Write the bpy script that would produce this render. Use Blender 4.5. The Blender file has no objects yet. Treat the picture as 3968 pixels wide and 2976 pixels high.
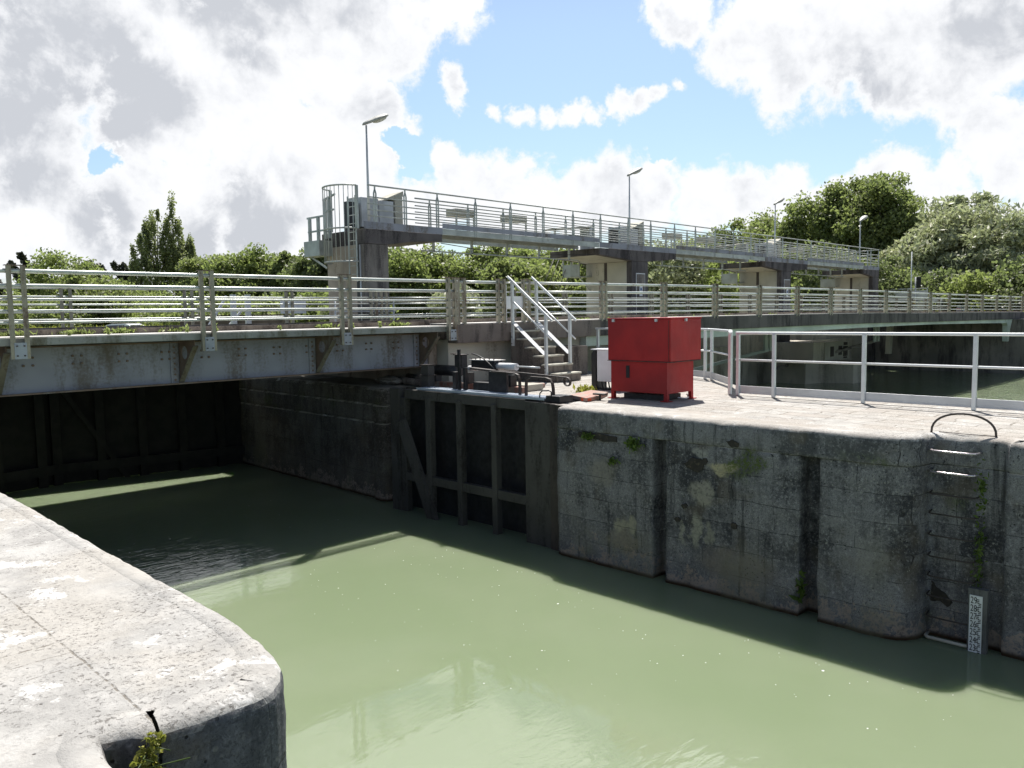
import bpy, bmesh, math, random
import numpy as np
from mathutils import Vector, Matrix, noise
R = math.radians
random.seed(7)
S = bpy.context.scene
COL = S.collection

# ------------------------------------------------------------------ camera
cam_d = bpy.data.cameras.new("camera"); cam = bpy.data.objects.new("camera", cam_d); COL.objects.link(cam)
cam_d.sensor_width = 36.0; cam_d.lens = 28.80; cam_d.clip_start = 0.05; cam_d.clip_end = 3000
mw = Matrix(((0.704, 0.070, -0.706), (-0.710, 0.049, -0.703), (-0.015, 0.996, 0.084)))
q = mw.to_quaternion(); q.normalize()
cam.matrix_world = Matrix.Translation((0, 0, 4.26)) @ q.to_matrix().to_4x4()
S.camera = cam

# ------------------------------------------------------------------ exposure, sun
S.view_settings.view_transform = 'Standard'; S.view_settings.look = 'None'
S.view_settings.exposure = 0.78; S.view_settings.gamma = 1.0
S.cycles.max_bounces = 6; S.cycles.diffuse_bounces = 3; S.cycles.glossy_bounces = 3
S.cycles.transparent_max_bounces = 6; S.cycles.transmission_bounces = 3
S.cycles.caustics_reflective = False; S.cycles.caustics_refractive = False
SUN = Vector((0.445, 0.335, 1.0)).normalized()
sl = bpy.data.lights.new("sun", 'SUN'); so = bpy.data.objects.new("sun", sl); COL.objects.link(so)
sl.energy = 4.6; sl.angle = R(0.53); sl.color = (1.0, 0.955, 0.90)
so.rotation_euler = SUN.to_track_quat('Z', 'Y').to_euler(); so.location = (20, 20, 60)

# ------------------------------------------------------------------ node helpers
def nd(nt, typ, ins=None, **props):
    n = nt.nodes.new(typ)
    for k, v in props.items(): setattr(n, k, v)
    for k, v in (ins or {}).items():
        s = n.inputs[k]
        if isinstance(v, bpy.types.NodeSocket): nt.links.new(v, s)
        else: s.default_value = v
    return n
def mth(nt, op, a, b=0.0, c=0.0, clamp=False):
    n = nd(nt, 'ShaderNodeMath', {0: a, 1: b, 2: c}, operation=op); n.use_clamp = clamp
    return n.outputs[0]
def mixc(nt, f, a, b, mode='MIX'):
    n = nt.nodes.new('ShaderNodeMix'); n.data_type = 'RGBA'; n.blend_type = mode
    for s, v in ((n.inputs[0], f), (n.inputs[6], a), (n.inputs[7], b)):
        if isinstance(v, bpy.types.NodeSocket): nt.links.new(v, s)
        else: s.default_value = v if not isinstance(v, tuple) else (v + (1,) if len(v) == 3 else v)
    return n.outputs[2]
def ss(nt, v, lo, hi, a=0.0, b=1.0):
    n = nt.nodes.new('ShaderNodeMapRange'); n.interpolation_type = 'SMOOTHSTEP'
    for i, x in enumerate((v, lo, hi, a, b)):
        if isinstance(x, bpy.types.NodeSocket): nt.links.new(x, n.inputs[i])
        else: n.inputs[i].default_value = x
    return n.outputs[0]
def noi(nt, vec, scale, detail=4.0, rough=0.55, dist=0.0):
    ins = {'Scale': scale, 'Detail': detail, 'Roughness': rough, 'Distortion': dist}
    if vec is not None: ins['Vector'] = vec
    return nd(nt, 'ShaderNodeTexNoise', ins).outputs['Fac']
def vor(nt, vec, scale, feature='F1', out='Distance', rnd=1.0):
    n = nt.nodes.new('ShaderNodeTexVoronoi'); n.feature = feature
    nt.links.new(vec, n.inputs['Vector']); n.inputs['Scale'].default_value = scale
    n.inputs['Randomness'].default_value = rnd
    return n.outputs[out]
def newmat(name):
    m = bpy.data.materials.new(name); m.use_nodes = True; nt = m.node_tree
    b = nt.nodes['Principled BSDF']
    return m, nt, b
def setp(nt, b, **k):
    names = dict(color='Base Color', rough='Roughness', metal='Metallic', spec='Specular IOR Level', normal='Normal', ior='IOR')
    for kk, v in k.items():
        s = b.inputs[names[kk]]
        if isinstance(v, bpy.types.NodeSocket): nt.links.new(v, s)
        else: s.default_value = v + (1,) if isinstance(v, tuple) and len(v) == 3 else v
def bump(nt, h, strength=0.5, dist=0.01):
    return nd(nt, 'ShaderNodeBump', {'Height': h, 'Strength': strength, 'Distance': dist}).outputs[0]
def wpos(nt): return nd(nt, 'ShaderNodeNewGeometry').outputs['Position']
def opos(nt): return nd(nt, 'ShaderNodeTexCoord').outputs['Object']
def vmul(nt, v, s):
    return nd(nt, 'ShaderNodeVectorMath', {0: v, 1: s}, operation='MULTIPLY').outputs[0]

# ------------------------------------------------------------------ world: sky + clouds
W = bpy.data.worlds.new("World"); S.world = W; W.use_nodes = True; wt = W.node_tree
bg = wt.nodes['Background']
sky = nd(wt, 'ShaderNodeTexSky', sky_type='NISHITA'); sky.sun_disc = False
sky.sun_elevation = math.asin(SUN.z); sky.sun_rotation = math.atan2(SUN.x, SUN.y)
sky.air_density = 1.0; sky.dust_density = 1.5; sky.ozone_density = 1.2
CLOUD = [(72.2,17.1,.102),(65.2,16.3,.125),(58.8,18.4,.098),(54,19.7,.094),(49.9,21.4,.073),(74.7,11.8,.089),(67.8,12.6,.081),(61.4,11.6,.097),(56,12.7,.062),(53.6,13.3,.036),(74,6,.102),(67.6,6.5,.1),(60.4,7,.106),(54.6,8.2,.059),(51.9,6.7,.06),(48,8.9,.049),(49.3,10.4,.029),(45.5,8.8,.041),(43.9,6.7,.061),(40.4,6.9,.049),(37.6,8.1,.051),(34.8,8.3,.048),(31.4,7.5,.05),(28.1,7.1,.049),(25.5,7.5,.045),(22.8,7.6,.041),(20.1,8.3,.042),(18,7,.044),(15.7,5.4,.04),(13.5,9,.051),(15.1,10.2,.039),(12.2,4.9,.051),(33.3,19.3,.043),(28.8,17.8,.062),(26.5,15.7,.057),(24,17.3,.082),(19.7,15.5,.084),(15.3,16,.091),(21,13.5,.043),(17.2,13,.052),(48.8,15.4,.022),(45.6,13.9,.013),(43.9,13.6,.016),(42.2,13.35,.02),(40.7,13.1,.024),(39.2,13.15,.024),(37.6,13.6,.022),(36.2,14.1,.019),(34.8,14.5,.018),(33.4,14.8,.016),(55.4,15,.036),(57.5,14.5,.03),
 (80,20,.2),(92,13,.2),(5,15,.15),(-8,20,.2),(62,32,.13),(28,29,.11),(18,42,.1),(70,47,.12),(56.5,31,.10),(50,31.5,.125),(43.8,32,.10),(53,38,.12),(160,22,.2),(-90,22,.25),(215,30,.2)]
HOLE = [(70.3,10.1,.017),(52.4,11,.026),(52.1,9.5,.016),(15.3,7.7,.012),(34.2,11.5,.021)]
DARK = [(62,21,.10),(57,21.5,.09),(52.5,21.5,.06),(73,15.2,.10),(75,12.6,.08),(69,13.6,.06),(19.5,14.6,.07),(16,14.9,.075),(13.5,14.2,.06),(22,13.6,.04),(71.5,6.3,.06),(62,5.4,.05),(63.5,8,.04),(66,4.6,.05),(59,8.2,.04),(74,8.5,.05),(66,26,.1),(28,26,.07)]
def dirv(az, el): return Vector((math.cos(R(el)) * math.cos(R(az)), math.cos(R(el)) * math.sin(R(az)), math.sin(R(el))))
D0 = nd(wt, 'ShaderNodeTexCoord').outputs['Generated']
wn = nd(wt, 'ShaderNodeTexNoise', {'Vector': D0, 'Scale': 9.0, 'Detail': 6.0, 'Roughness': 0.62})
woff = nd(wt, 'ShaderNodeVectorMath', {0: wn.outputs['Color'], 1: (0.5, 0.5, 0.5)}, operation='SUBTRACT').outputs[0]
woff = nd(wt, 'ShaderNodeVectorMath', {0: woff, 'Scale': 0.11}, operation='SCALE').outputs[0]
DW = nd(wt, 'ShaderNodeVectorMath', {0: D0, 1: woff}, operation='ADD').outputs[0]
def blobs(L, vec, gain=1.0):
    cur = None
    for az, el, r in L:
        d = dirv(az, el)
        dist = nd(wt, 'ShaderNodeVectorMath', {0: vec, 1: tuple(d)}, operation='DISTANCE').outputs['Value']
        v = mth(wt, 'MULTIPLY_ADD', dist, -1.0 / r, 1.0)
        v = mth(wt, 'MULTIPLY', v, min(1.0, r / 0.03)) if r < 0.03 else v
        cur = v if cur is None else mth(wt, 'MAXIMUM', cur, v)
    return cur
base = blobs(CLOUD, DW)
hol = blobs(HOLE, DW)
ed = noi(wt, D0, 17.0, 10.0, 0.66, 0.15)
dens = mth(wt, 'ADD', base, mth(wt, 'MULTIPLY_ADD', ed, 1.5, -0.75))
dens = mth(wt, 'SUBTRACT', dens, mth(wt, 'MULTIPLY', mth(wt, 'MAXIMUM', hol, 0.0), 2.2))
alpha = ss(wt, dens, -0.04, 0.30)
thick = ss(wt, dens, 0.15, 0.6)
dk = ss(wt, blobs(DARK, DW), -0.25, 0.8)
puff = noi(wt, D0, 8.0, 9.0, 0.62, 0.35)
puff2 = noi(wt, D0, 24.0, 7.0, 0.6, 0.2)
grey = mth(wt, 'MULTIPLY', dk, ss(wt, puff, 0.33, 0.68, 0.35, 1.25))
grey = mth(wt, 'ADD', grey, ss(wt, puff, 0.38, 0.75, 0.0, 0.55))
grey = mth(wt, 'ADD', grey, mth(wt, 'MULTIPLY_ADD', puff2, 0.5, -0.25))
Dup = nd(wt, 'ShaderNodeVectorMath', {0: D0, 1: (0.006, 0.004, 0.022)}, operation='ADD').outputs[0]
rel = mth(wt, 'SUBTRACT', noi(wt, D0, 14.0, 7.0, 0.6, 0.2), noi(wt, Dup, 14.0, 7.0, 0.6, 0.2))
grey = mth(wt, 'SUBTRACT', grey, mth(wt, 'MULTIPLY', rel, 2.0))
grey = mth(wt, 'MULTIPLY', thick, grey, clamp=True)
grey = ss(wt, grey, -0.05, 1.1)
ccol = mixc(wt, grey, (0.585, 0.592, 0.607), (0.36, 0.375, 0.405))
elz = nd(wt, 'ShaderNodeSeparateXYZ', {0: D0}).outputs[2]
skyc = nd(wt, 'ShaderNodeVectorMath', {0: sky.outputs[0], 1: (0.078, 0.086, 0.090)}, operation='MULTIPLY').outputs[0]
skyc = nd(wt, 'ShaderNodeVectorMath', {0: skyc, 'Scale': ss(wt, elz, 0.30, 0.60, 1.0, 0.42)}, operation='SCALE').outputs[0]
# clouds glow where the sun stands behind them
sdot = nd(wt, 'ShaderNodeVectorMath', {0: D0, 1: tuple(SUN)}, operation='DOT_PRODUCT').outputs['Value']
glow = ss(wt, sdot, 0.72, 0.97, 1.0, 3.6)
ccol = nd(wt, 'ShaderNodeVectorMath', {0: ccol, 'Scale': glow}, operation='SCALE').outputs[0]
fin = mixc(wt, alpha, skyc, ccol)
# pale band of distant air at the horizon
sepd = nd(wt, 'ShaderNodeSeparateXYZ', {0: D0})
hz = ss(wt, sepd.outputs[2], 0.0, 0.09, 0.55, 0.0)
fin = mixc(wt, hz, fin, (0.52, 0.55, 0.60))
gnd = ss(wt, sepd.outputs[2], -0.05, -0.01)
fin = mixc(wt, gnd, (0.08, 0.09, 0.06), fin)
nt = wt
nt.links.new(fin, bg.inputs['Color']); bg.inputs['Strength'].default_value = 1.0

# ------------------------------------------------------------------ mesh builder
class MB:
    def __init__(s): s.v = []; s.f = []; s.sm = []
    def add(s, vs, fs, smooth=False):
        o = len(s.v); s.v += [tuple(x) for x in vs]
        for f in fs: s.f.append(tuple(i + o for i in f)); s.sm.append(smooth)
        return s
    def box(s, x0, x1, y0, y1, z0, z1):
        if x0 > x1: x0, x1 = x1, x0
        if y0 > y1: y0, y1 = y1, y0
        if z0 > z1: z0, z1 = z1, z0
        vs = [(x, y, z) for z in (z0, z1) for y in (y0, y1) for x in (x0, x1)]
        return s.add(vs, [(0, 2, 3, 1), (4, 5, 7, 6), (0, 1, 5, 4), (2, 6, 7, 3), (0, 4, 6, 2), (1, 3, 7, 5)])
    def beam(s, p, q2, w, h, up=(0, 0, 1)):
        p = Vector(p); q2 = Vector(q2); d = (q2 - p).normalized(); u = Vector(up)
        if abs(d.dot(u)) > 0.98: u = Vector((1, 0, 0))
        a = d.cross(u).normalized() * (w / 2); b = a.cross(d).normalized() * (h / 2)
        vs = [c + sa * a + sb * b for c in (p, q2) for sb in (-1, 1) for sa in (-1, 1)]
        return s.add(vs, [(0, 1, 3, 2), (4, 6, 7, 5), (0, 4, 5, 1), (2, 3, 7, 6), (0, 2, 6, 4), (1, 5, 7, 3)])
    def tube(s, pts, r, seg=8, closed=False, caps=True):
        pts = [Vector(p) for p in pts]; n = len(pts); rs = r if isinstance(r, (list, tuple)) else [r] * n
        vs = []; prev = None
        for i, p in enumerate(pts):
            if closed: t = (pts[(i + 1) % n] - pts[i - 1])
            else: t = pts[min(i + 1, n - 1)] - pts[max(i - 1, 0)]
            t.normalize()
            if prev is None:
                u = Vector((0, 0, 1)) if abs(t.z) < 0.9 else Vector((1, 0, 0))
                a = t.cross(u).normalized()
            else:
                a = (prev - t * prev.dot(t)).normalized()
            prev = a; b = t.cross(a)
            for k in range(seg):
                an = 2 * math.pi * k / seg
                vs.append(p + (a * math.cos(an) + b * math.sin(an)) * rs[i])
        fs = []
        m = n if closed else n - 1
        for i in range(m):
            j = (i + 1) % n
            for k in range(seg):
                k2 = (k + 1) % seg
                fs.append((i * seg + k, i * seg + k2, j * seg + k2, j * seg + k))
        s.add(vs, fs, True)
        if caps and not closed:
            o = len(s.v) - len(vs)
            s.f.append(tuple(o + k for k in reversed(range(seg)))); s.sm.append(False)
            s.f.append(tuple(o + (n - 1) * seg + k for k in range(seg))); s.sm.append(False)
        return s
    def prism(s, poly, axis, a0, a1):
        """poly 2d list; axis: 'x' -> (y,z); 'y' -> (x,z); 'z' -> (x,y)"""
        def P(u, w, a): return {'x': (a, u, w), 'y': (u, a, w), 'z': (u, w, a)}[axis]
        n = len(poly); vs = [P(u, w, a0) for u, w in poly] + [P(u, w, a1) for u, w in poly]
        ar = sum(poly[i][0] * poly[(i + 1) % n][1] - poly[(i + 1) % n][0] * poly[i][1] for i in range(n))
        fs = [tuple(range(n)), tuple(reversed(range(n, 2 * n)))] + [(i, i + n, (i + 1) % n + n, (i + 1) % n) for i in range(n)]
        return s.add(vs, fs)
    def build(s, name, mat, parent=None, bevel=0.0, seg=2, label=None, fixn=True):
        me = bpy.data.meshes.new(name)
        off = Vector((0, 0, 0)); pp = parent
        while pp is not None: off += pp.location; pp = pp.parent
        me.from_pydata([tuple(Vector(v) - off) for v in s.v], [], s.f)
        me.polygons.foreach_set('use_smooth', s.sm)
        if fixn:
            b = bmesh.new(); b.from_mesh(me); bmesh.ops.recalc_face_normals(b, faces=b.faces); b.to_mesh(me); b.free()
        me.update()
        o = bpy.data.objects.new(name, me); COL.objects.link(o)
        if mat: me.materials.append(mat)
        if parent: o.parent = parent
        if bevel:
            m = o.modifiers.new('bevel', 'BEVEL'); m.width = bevel; m.segments = seg; m.limit_method = 'ANGLE'; m.angle_limit = R(40)
        if label: o['label'] = label
        return o
def rebase(o, loc):
    """move the origin of a single-mesh thing to its base"""
    o.data.transform(Matrix.Translation(-Vector(loc))); o.location = loc; return o
def thing(name, label, cat, loc=(0, 0, 0), group=None):
    o = bpy.data.objects.new(name, None); COL.objects.link(o); o.location = loc; o.empty_display_size = 0.2
    return tag(o, label, cat, group)
def tag(o, label, cat, group=None):
    o['label'] = label; o['category'] = cat
    if group: o['group'] = group
    return o
def struct(o): o['kind'] = 'structure'; return o
def dup(root, loc, label, group=None, rz=None):
    r = root.copy(); COL.objects.link(r); r.location = loc
    if rz is not None: r.rotation_euler = (0, 0, rz)
    r['label'] = label
    if group: r['group'] = group
    for ch in list(root.children):
        c = ch.copy(); COL.objects.link(c); c.parent = r
        for g in list(ch.children):
            e = g.copy(); COL.objects.link(e); e.parent = c
    return r

# ------------------------------------------------------------------ materials
def plain(name, col, rough=0.5, metal=0.0, var=0.15, scale=6.0, bmp=0.0, spec=0.5):
    m, nt, b = newmat(name); p = wpos(nt)
    n = noi(nt, p, scale, 5, 0.6)
    dark = tuple(c * (1 - var) for c in col); lite = tuple(min(1, c * (1 + var)) for c in col)
    c = mixc(nt, ss(nt, n, 0.35, 0.65), dark, lite)
    setp(nt, b, color=c, rough=rough, metal=metal, spec=spec)
    if bmp: setp(nt, b, normal=bump(nt, noi(nt, p, scale * 6, 4), bmp, 0.004))
    return m
def stained(name, col, stain, amount=0.5, rough=0.6, metal=0.0, scale=2.5, streak=True, bmp=0.15, fine=20.0):
    """paint or metal with patchy stains and vertical streaks"""
    m, nt, b = newmat(name); p = wpos(nt)
    v = vmul(nt, p, (1, 1, 0.22)) if streak else p
    n1 = noi(nt, v, scale * 2.2, 6, 0.65); n2 = noi(nt, p, fine, 4, 0.6)
    f = ss(nt, mth(nt, 'MULTIPLY_ADD', n2, 0.35, n1), 0.9 - amount * 0.5, 1.15 - amount * 0.5)
    c0 = mixc(nt, ss(nt, noi(nt, p, scale * 0.7, 3), 0.35, 0.65), tuple(x * 0.82 for x in col), tuple(min(1, x * 1.15) for x in col))
    c = mixc(nt, f, c0, stain)
    setp(nt, b, color=c, rough=ss(nt, f, 0, 1, rough, min(0.95, rough + 0.2)), metal=metal, normal=bump(nt, n2, bmp, 0.003))
    return m
def stone(name, side=(0.225, 0.22, 0.225), sided=(0.046, 0.046, 0.051), top=(0.47, 0.455, 0.425), lo=2.27, course=0.38, block=1.15,
          crust=True, moss=0.5, joints='wall', lichen=1.0, paved=False):
    m, nt, b = newmat(name); g = nd(nt, 'ShaderNodeNewGeometry'); p = g.outputs['Position']; N = g.outputs['True Normal']
    sp = nd(nt, 'ShaderNodeSeparateXYZ', {0: p}); sn = nd(nt, 'ShaderNodeSeparateXYZ', {0: N})
    x, y, z = sp.outputs[0], sp.outputs[1], sp.outputs[2]
    n_big = noi(nt, p, 0.9, 5, 0.6); n_mid = noi(nt, p, 3.5, 6, 0.65); n_fin = noi(nt, p, 22, 6, 0.7); n_xf = noi(nt, p, 70, 4, 0.7)
    pst = vmul(nt, p, (1, 1, 0.18)); n_str = noi(nt, pst, 5.0, 5, 0.6)
    # joints on vertical faces
    u = mth(nt, 'ADD', x, y); wob = mth(nt, 'MULTIPLY_ADD', noi(nt, p, 2.5, 3), 0.05, -0.025)
    uv = nd(nt, 'ShaderNodeCombineXYZ', {0: mth(nt, 'ADD', u, wob), 1: mth(nt, 'ADD', mth(nt, 'SUBTRACT', z, lo - 6 * course), wob)}).outputs[0]
    br = nd(nt, 'ShaderNodeTexBrick', {'Vector': uv, 'Scale': 1.0, 'Mortar Size': 0.006, 'Mortar Smooth': 0.8, 'Brick Width': block, 'Row Height': course,
            'Color1': (0, 0, 0, 1), 'Color2': (1, 1, 1, 1)}); br.offset = 0.43
    jm = mth(nt, 'MULTIPLY', br.outputs['Fac'], ss(nt, n_mid, 0.42, 0.6, 0.0, 0.85))
    blockv = nd(nt, 'ShaderNodeSeparateColor', {0: br.outputs['Color']}).outputs[0]
    # side colour
    t = mth(nt, 'ADD', mth(nt, 'MULTIPLY', n_big, 0.45), mth(nt, 'ADD', mth(nt, 'MULTIPLY', n_str, 0.3), mth(nt, 'MULTIPLY', n_mid, 0.25)))
    t = mth(nt, 'ADD', t, mth(nt, 'MULTIPLY_ADD', blockv, 0.07, -0.035))
    t = mth(nt, 'ADD', t, mth(nt, 'MULTIPLY_ADD', n_fin, 0.22, -0.11))
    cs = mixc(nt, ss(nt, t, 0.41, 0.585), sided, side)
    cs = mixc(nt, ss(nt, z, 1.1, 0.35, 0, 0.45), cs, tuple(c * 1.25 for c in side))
    cs = mixc(nt, ss(nt, n_fin, 0.52, 0.70, 0.0, 0.6), cs, tuple(c * 1.7 for c in side))
    cs = mixc(nt, ss(nt, n_xf, 0.51, 0.39, 0.0, 0.55), cs, tuple(c * 0.5 for c in sided))
    cs = mixc(nt, mth(nt, 'MULTIPLY', ss(nt, z, lo - 0.02, lo + 0.03), 0.16 if paved else 0.0), cs, (0.26, 0.26, 0.255))
    cs = mixc(nt, ss(nt, noi(nt, p, 1.7, 4), 0.54, 0.70, 0, 0.55), cs, (0.115, 0.095, 0.07))
    stk = mth(nt, 'MULTIPLY', ss(nt, noi(nt, vmul(nt, p, (1, 1, 0.06)), 7.0, 5, 0.6), 0.55, 0.68), ss(nt, n_big, 0.42, 0.6, 0.1, 0.75))
    cs = mixc(nt, stk, cs, tuple(c * 0.6 for c in sided))
    lic = mth(nt, 'MULTIPLY', ss(nt, vor(nt, p, 16), 0.26, 0.14), ss(nt, mth(nt, 'ADD', noi(nt, p, 2.1, 4), mth(nt, 'MULTIPLY', n_fin, 0.25)), 0.62, 0.72))
    lic2 = mth(nt, 'MULTIPLY', ss(nt, noi(nt, p, 30, 5, 0.75, 0.4), 0.60, 0.66), ss(nt, noi(nt, p, 1.9, 4), 0.46, 0.58))
    lic = mth(nt, 'MULTIPLY', mth(nt, 'MAXIMUM', mth(nt, 'MULTIPLY', lic, 0.45), lic2), lichen)
    cs = mixc(nt, lic, cs, (0.36, 0.35, 0.31))
    if paved:
        wp = nd(nt, 'ShaderNodeVectorMath', {0: p, 1: nd(nt, 'ShaderNodeVectorMath', {0: nd(nt, 'ShaderNodeTexNoise', {'Vector': p, 'Scale': 6.0, 'Detail': 5.0}).outputs['Color'], 'Scale': 0.34}, operation='SCALE').outputs[0]}, operation='ADD').outputs[0]
        for (py, pz, sy, sz, col, am) in ((8.16, .74, .16, .14, (.33, .31, .23), .9), (7.93, .82, .12, .16, (.33, .31, .23), .9), (8.05, .5, .35, .2, (.25, .22, .17), .8), (6.70, .95, .10, .28, (.32, .31, .25), .85), (6.95, .85, .06, .22, (.30, .29, .24), .8), (6.48, .9, .08, .2, (.26, .25, .2), .8),
                                 (6.22, 1.95, .26, .11, (.42, .37, .24), .95), (6.60, 1.55, .22, .22, (.30, .28, .23), .85), (6.62, 2.12, .12, .10, (.34, .33, .30), .8), (8.5, 1.62, .32, .28, (.24, .22, .19), .75), (6.0, .5, .7, .3, (.22, .19, .16), .7), (4.05, 1.0, .25, .4, (.26, .25, .22), .45)):
            q0 = nd(nt, 'ShaderNodeVectorMath', {0: wp, 1: (0.0, py + .17, pz + .17)}, operation='SUBTRACT').outputs[0]
            q1 = nd(nt, 'ShaderNodeVectorMath', {0: q0, 1: (0.0, 1 / sy, 1 / sz)}, operation='MULTIPLY').outputs[0]
            dl = nd(nt, 'ShaderNodeVectorMath', {0: q1}, operation='LENGTH').outputs['Value']
            cs = mixc(nt, mth(nt, 'MULTIPLY', ss(nt, dl, 1.15, 0.55), mth(nt, 'MULTIPLY', ss(nt, n_fin, 0.3, 0.55, 0.35, 1.0), am)), cs, col)
    pit = mth(nt, 'MULTIPLY', ss(nt, vor(nt, p, 19), 0.2, 0.1), ss(nt, noi(nt, p, 1.6, 4, 0.6, 0.4), 0.48, 0.6))
    hole = mth(nt, 'MULTIPLY', ss(nt, noi(nt, p, 14, 6, 0.75, 0.5), 0.615, 0.66), mth(nt, 'MULTIPLY', ss(nt, z, 1.5, 2.35, 0.12, 1.0), ss(nt, noi(nt, p, 1.2, 3), 0.42, 0.56)))
    pit = mth(nt, 'MAXIMUM', pit, hole)
    cs = mixc(nt, pit, cs, (0.012, 0.012, 0.013))
    cs = mixc(nt, jm, cs, (0.02, 0.02, 0.02))
    if moss:
        mz = mth(nt, 'MULTIPLY', ss(nt, z, 1.5, 2.1), ss(nt, z, 2.45, 2.25))
        mo = mth(nt, 'MULTIPLY', mth(nt, 'MULTIPLY', ss(nt, noi(nt, p, 1.3, 4, 0.6), 0.56, 0.66), ss(nt, n_fin, 0.4, 0.55)), mz)
        cs = mixc(nt, mth(nt, 'MULTIPLY', mo, moss), cs, (0.07, 0.095, 0.015))
    if crust:
        zz = mth(nt, 'ADD', z, mth(nt, 'MULTIPLY_ADD', n_mid, -0.9, 0.45))
        ck = ss(nt, mth(nt, 'ADD', z, mth(nt, 'ADD', mth(nt, 'MULTIPLY_ADD', n_mid, -1.7, 0.85), mth(nt, 'MULTIPLY_ADD', n_fin, -0.9, 0.45))), 0.20, 0.12, 0, 0.9); ck = mth(nt, 'MULTIPLY', ck, ss(nt, n_fin, 0.38, 0.58, 0.25, 1))
        cs = mixc(nt, ck, cs, (0.33, 0.265, 0.22))
        cs = mixc(nt, ss(nt, z, 0.09, 0.02), cs, (0.045, 0.025, 0.012))
        yl = mth(nt, 'MULTIPLY', ss(nt, zz, 1.1, 0.3, 0, 0.4), ss(nt, n_big, 0.5, 0.62))
        cs = mixc(nt, yl, cs, (0.17, 0.16, 0.10))
    # top colour
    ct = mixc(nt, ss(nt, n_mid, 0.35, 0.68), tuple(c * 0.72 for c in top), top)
    ct = mixc(nt, ss(nt, n_big, 0.45, 0.62, 0, 0.6), ct, (0.40, 0.375, 0.335))
    ct = mixc(nt, ss(nt, n_fin, 0.5, 0.66, 0, 0.45), ct, tuple(c * 0.62 for c in top))
    wh = ss(nt, mth(nt, 'ADD', noi(nt, p, 2.2, 5, 0.7), mth(nt, 'MULTIPLY', n_xf, 0.1)), 0.63, 0.68)
    ct = mixc(nt, mth(nt, 'MULTIPLY', mth(nt, 'MULTIPLY', wh, 0.75), ss(nt, n_xf, 0.35, 0.5, 0.4, 1)), ct, (0.62, 0.61, 0.59))
    ptc = mth(nt, 'MULTIPLY', ss(nt, noi(nt, p, 40, 6, 0.75, 0.6), 0.55, 0.62), ss(nt, noi(nt, p, 1.6, 5, 0.6), 0.40, 0.56))
    pt2 = mth(nt, 'MULTIPLY', ss(nt, vor(nt, p, 13), 0.13, 0.05), ss(nt, noi(nt, p, 3.0, 2), 0.5, 0.56))
    ptop = mth(nt, 'MAXIMUM', mth(nt, 'MULTIPLY', ptc, 0.8), pt2)
    ct = mixc(nt, ptop, ct, (0.12, 0.11, 0.10))
    if paved:
        wv = mth(nt, 'MULTIPLY_ADD', noi(nt, p, 1.3, 3), 0.35, -0.17)
        vx = nd(nt, 'ShaderNodeCombineXYZ', {0: mth(nt, 'ADD', y, wv), 1: mth(nt, 'ADD', x, mth(nt, 'MULTIPLY', wv, 0.6))}).outputs[0]
        b2 = nd(nt, 'ShaderNodeTexBrick', {'Vector': vx, 'Scale': 1.0, 'Mortar Size': 0.022, 'Mortar Smooth': 0.7, 'Brick Width': 0.75, 'Row Height': 0.36,
                'Color1': (0, 0, 0, 1), 'Color2': (1, 1, 1, 1)})
        msk = mth(nt, 'MULTIPLY', mth(nt, 'GREATER_THAN', x, 11.42), mth(nt, 'MULTIPLY', b2.outputs['Fac'], ss(nt, n_mid, 0.35, 0.55)))
        tj = msk
        bv = nd(nt, 'ShaderNodeSeparateColor', {0: b2.outputs['Color']}).outputs[0]
        ct = mixc(nt, mth(nt, 'MULTIPLY', bv, 0.55), ct, (0.33, 0.29, 0.25))
    else:
        tj = None
        def line(c, val, w):
            d = mth(nt, 'ABSOLUTE', mth(nt, 'ADD', mth(nt, 'SUBTRACT', c, val), mth(nt, 'MULTIPLY_ADD', n_mid, 0.05, -0.025)))
            return ss(nt, d, w, w * 0.35)
        kx = mth(nt, 'GREATER_THAN', x, 1.215); ki = mth(nt, 'SUBTRACT', 1.0, kx)
        for c, v, w_, mk in ((x, 1.215, 0.008, None), (y, 7.98, 0.008, kx), (y, 6.56, 0.006, kx), (y, 9.9, 0.008, kx), (y, 12.2, 0.008, kx),
                             (y, 5.40, 0.006, ki), (y, 4.98, 0.006, ki), (y, 4.44, 0.009, ki), (y, 4.26, 0.006, ki), (y, 4.07, 0.005, ki), (y, 6.1, 0.008, ki), (y, 7.0, 0.008, ki), (y, 1.9, 0.008, ki)):
            l = line(c, v, w_)
            if mk is not None: l = mth(nt, 'MULTIPLY', l, mk)
            tj = l if tj is None else mth(nt, 'MAXIMUM', tj, l)
        tj = mth(nt, 'MULTIPLY', tj, ss(nt, n_fin, 0.42, 0.58, 0.05, 1.0))
    ct = mixc(nt, mth(nt, 'MULTIPLY', tj, 0.8), ct, (0.16, 0.14, 0.11))
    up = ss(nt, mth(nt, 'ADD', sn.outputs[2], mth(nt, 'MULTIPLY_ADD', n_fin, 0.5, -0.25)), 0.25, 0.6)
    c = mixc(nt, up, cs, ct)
    h = mth(nt, 'ADD', mth(nt, 'MULTIPLY', n_fin, 0.9), mth(nt, 'MULTIPLY', n_xf, 0.5))
    h = mth(nt, 'ADD', h, mth(nt, 'MULTIPLY', n_mid, 1.5))
    h = mth(nt, 'SUBTRACT', h, mth(nt, 'MULTIPLY', mixf(nt, up, mth(nt, 'ADD', pit, jm), mth(nt, 'ADD', ptop, tj)), 1.3))
    setp(nt, b, color=c, rough=0.9, spec=0.25, normal=bump(nt, h, 0.55, 0.018))
    return m
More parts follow.
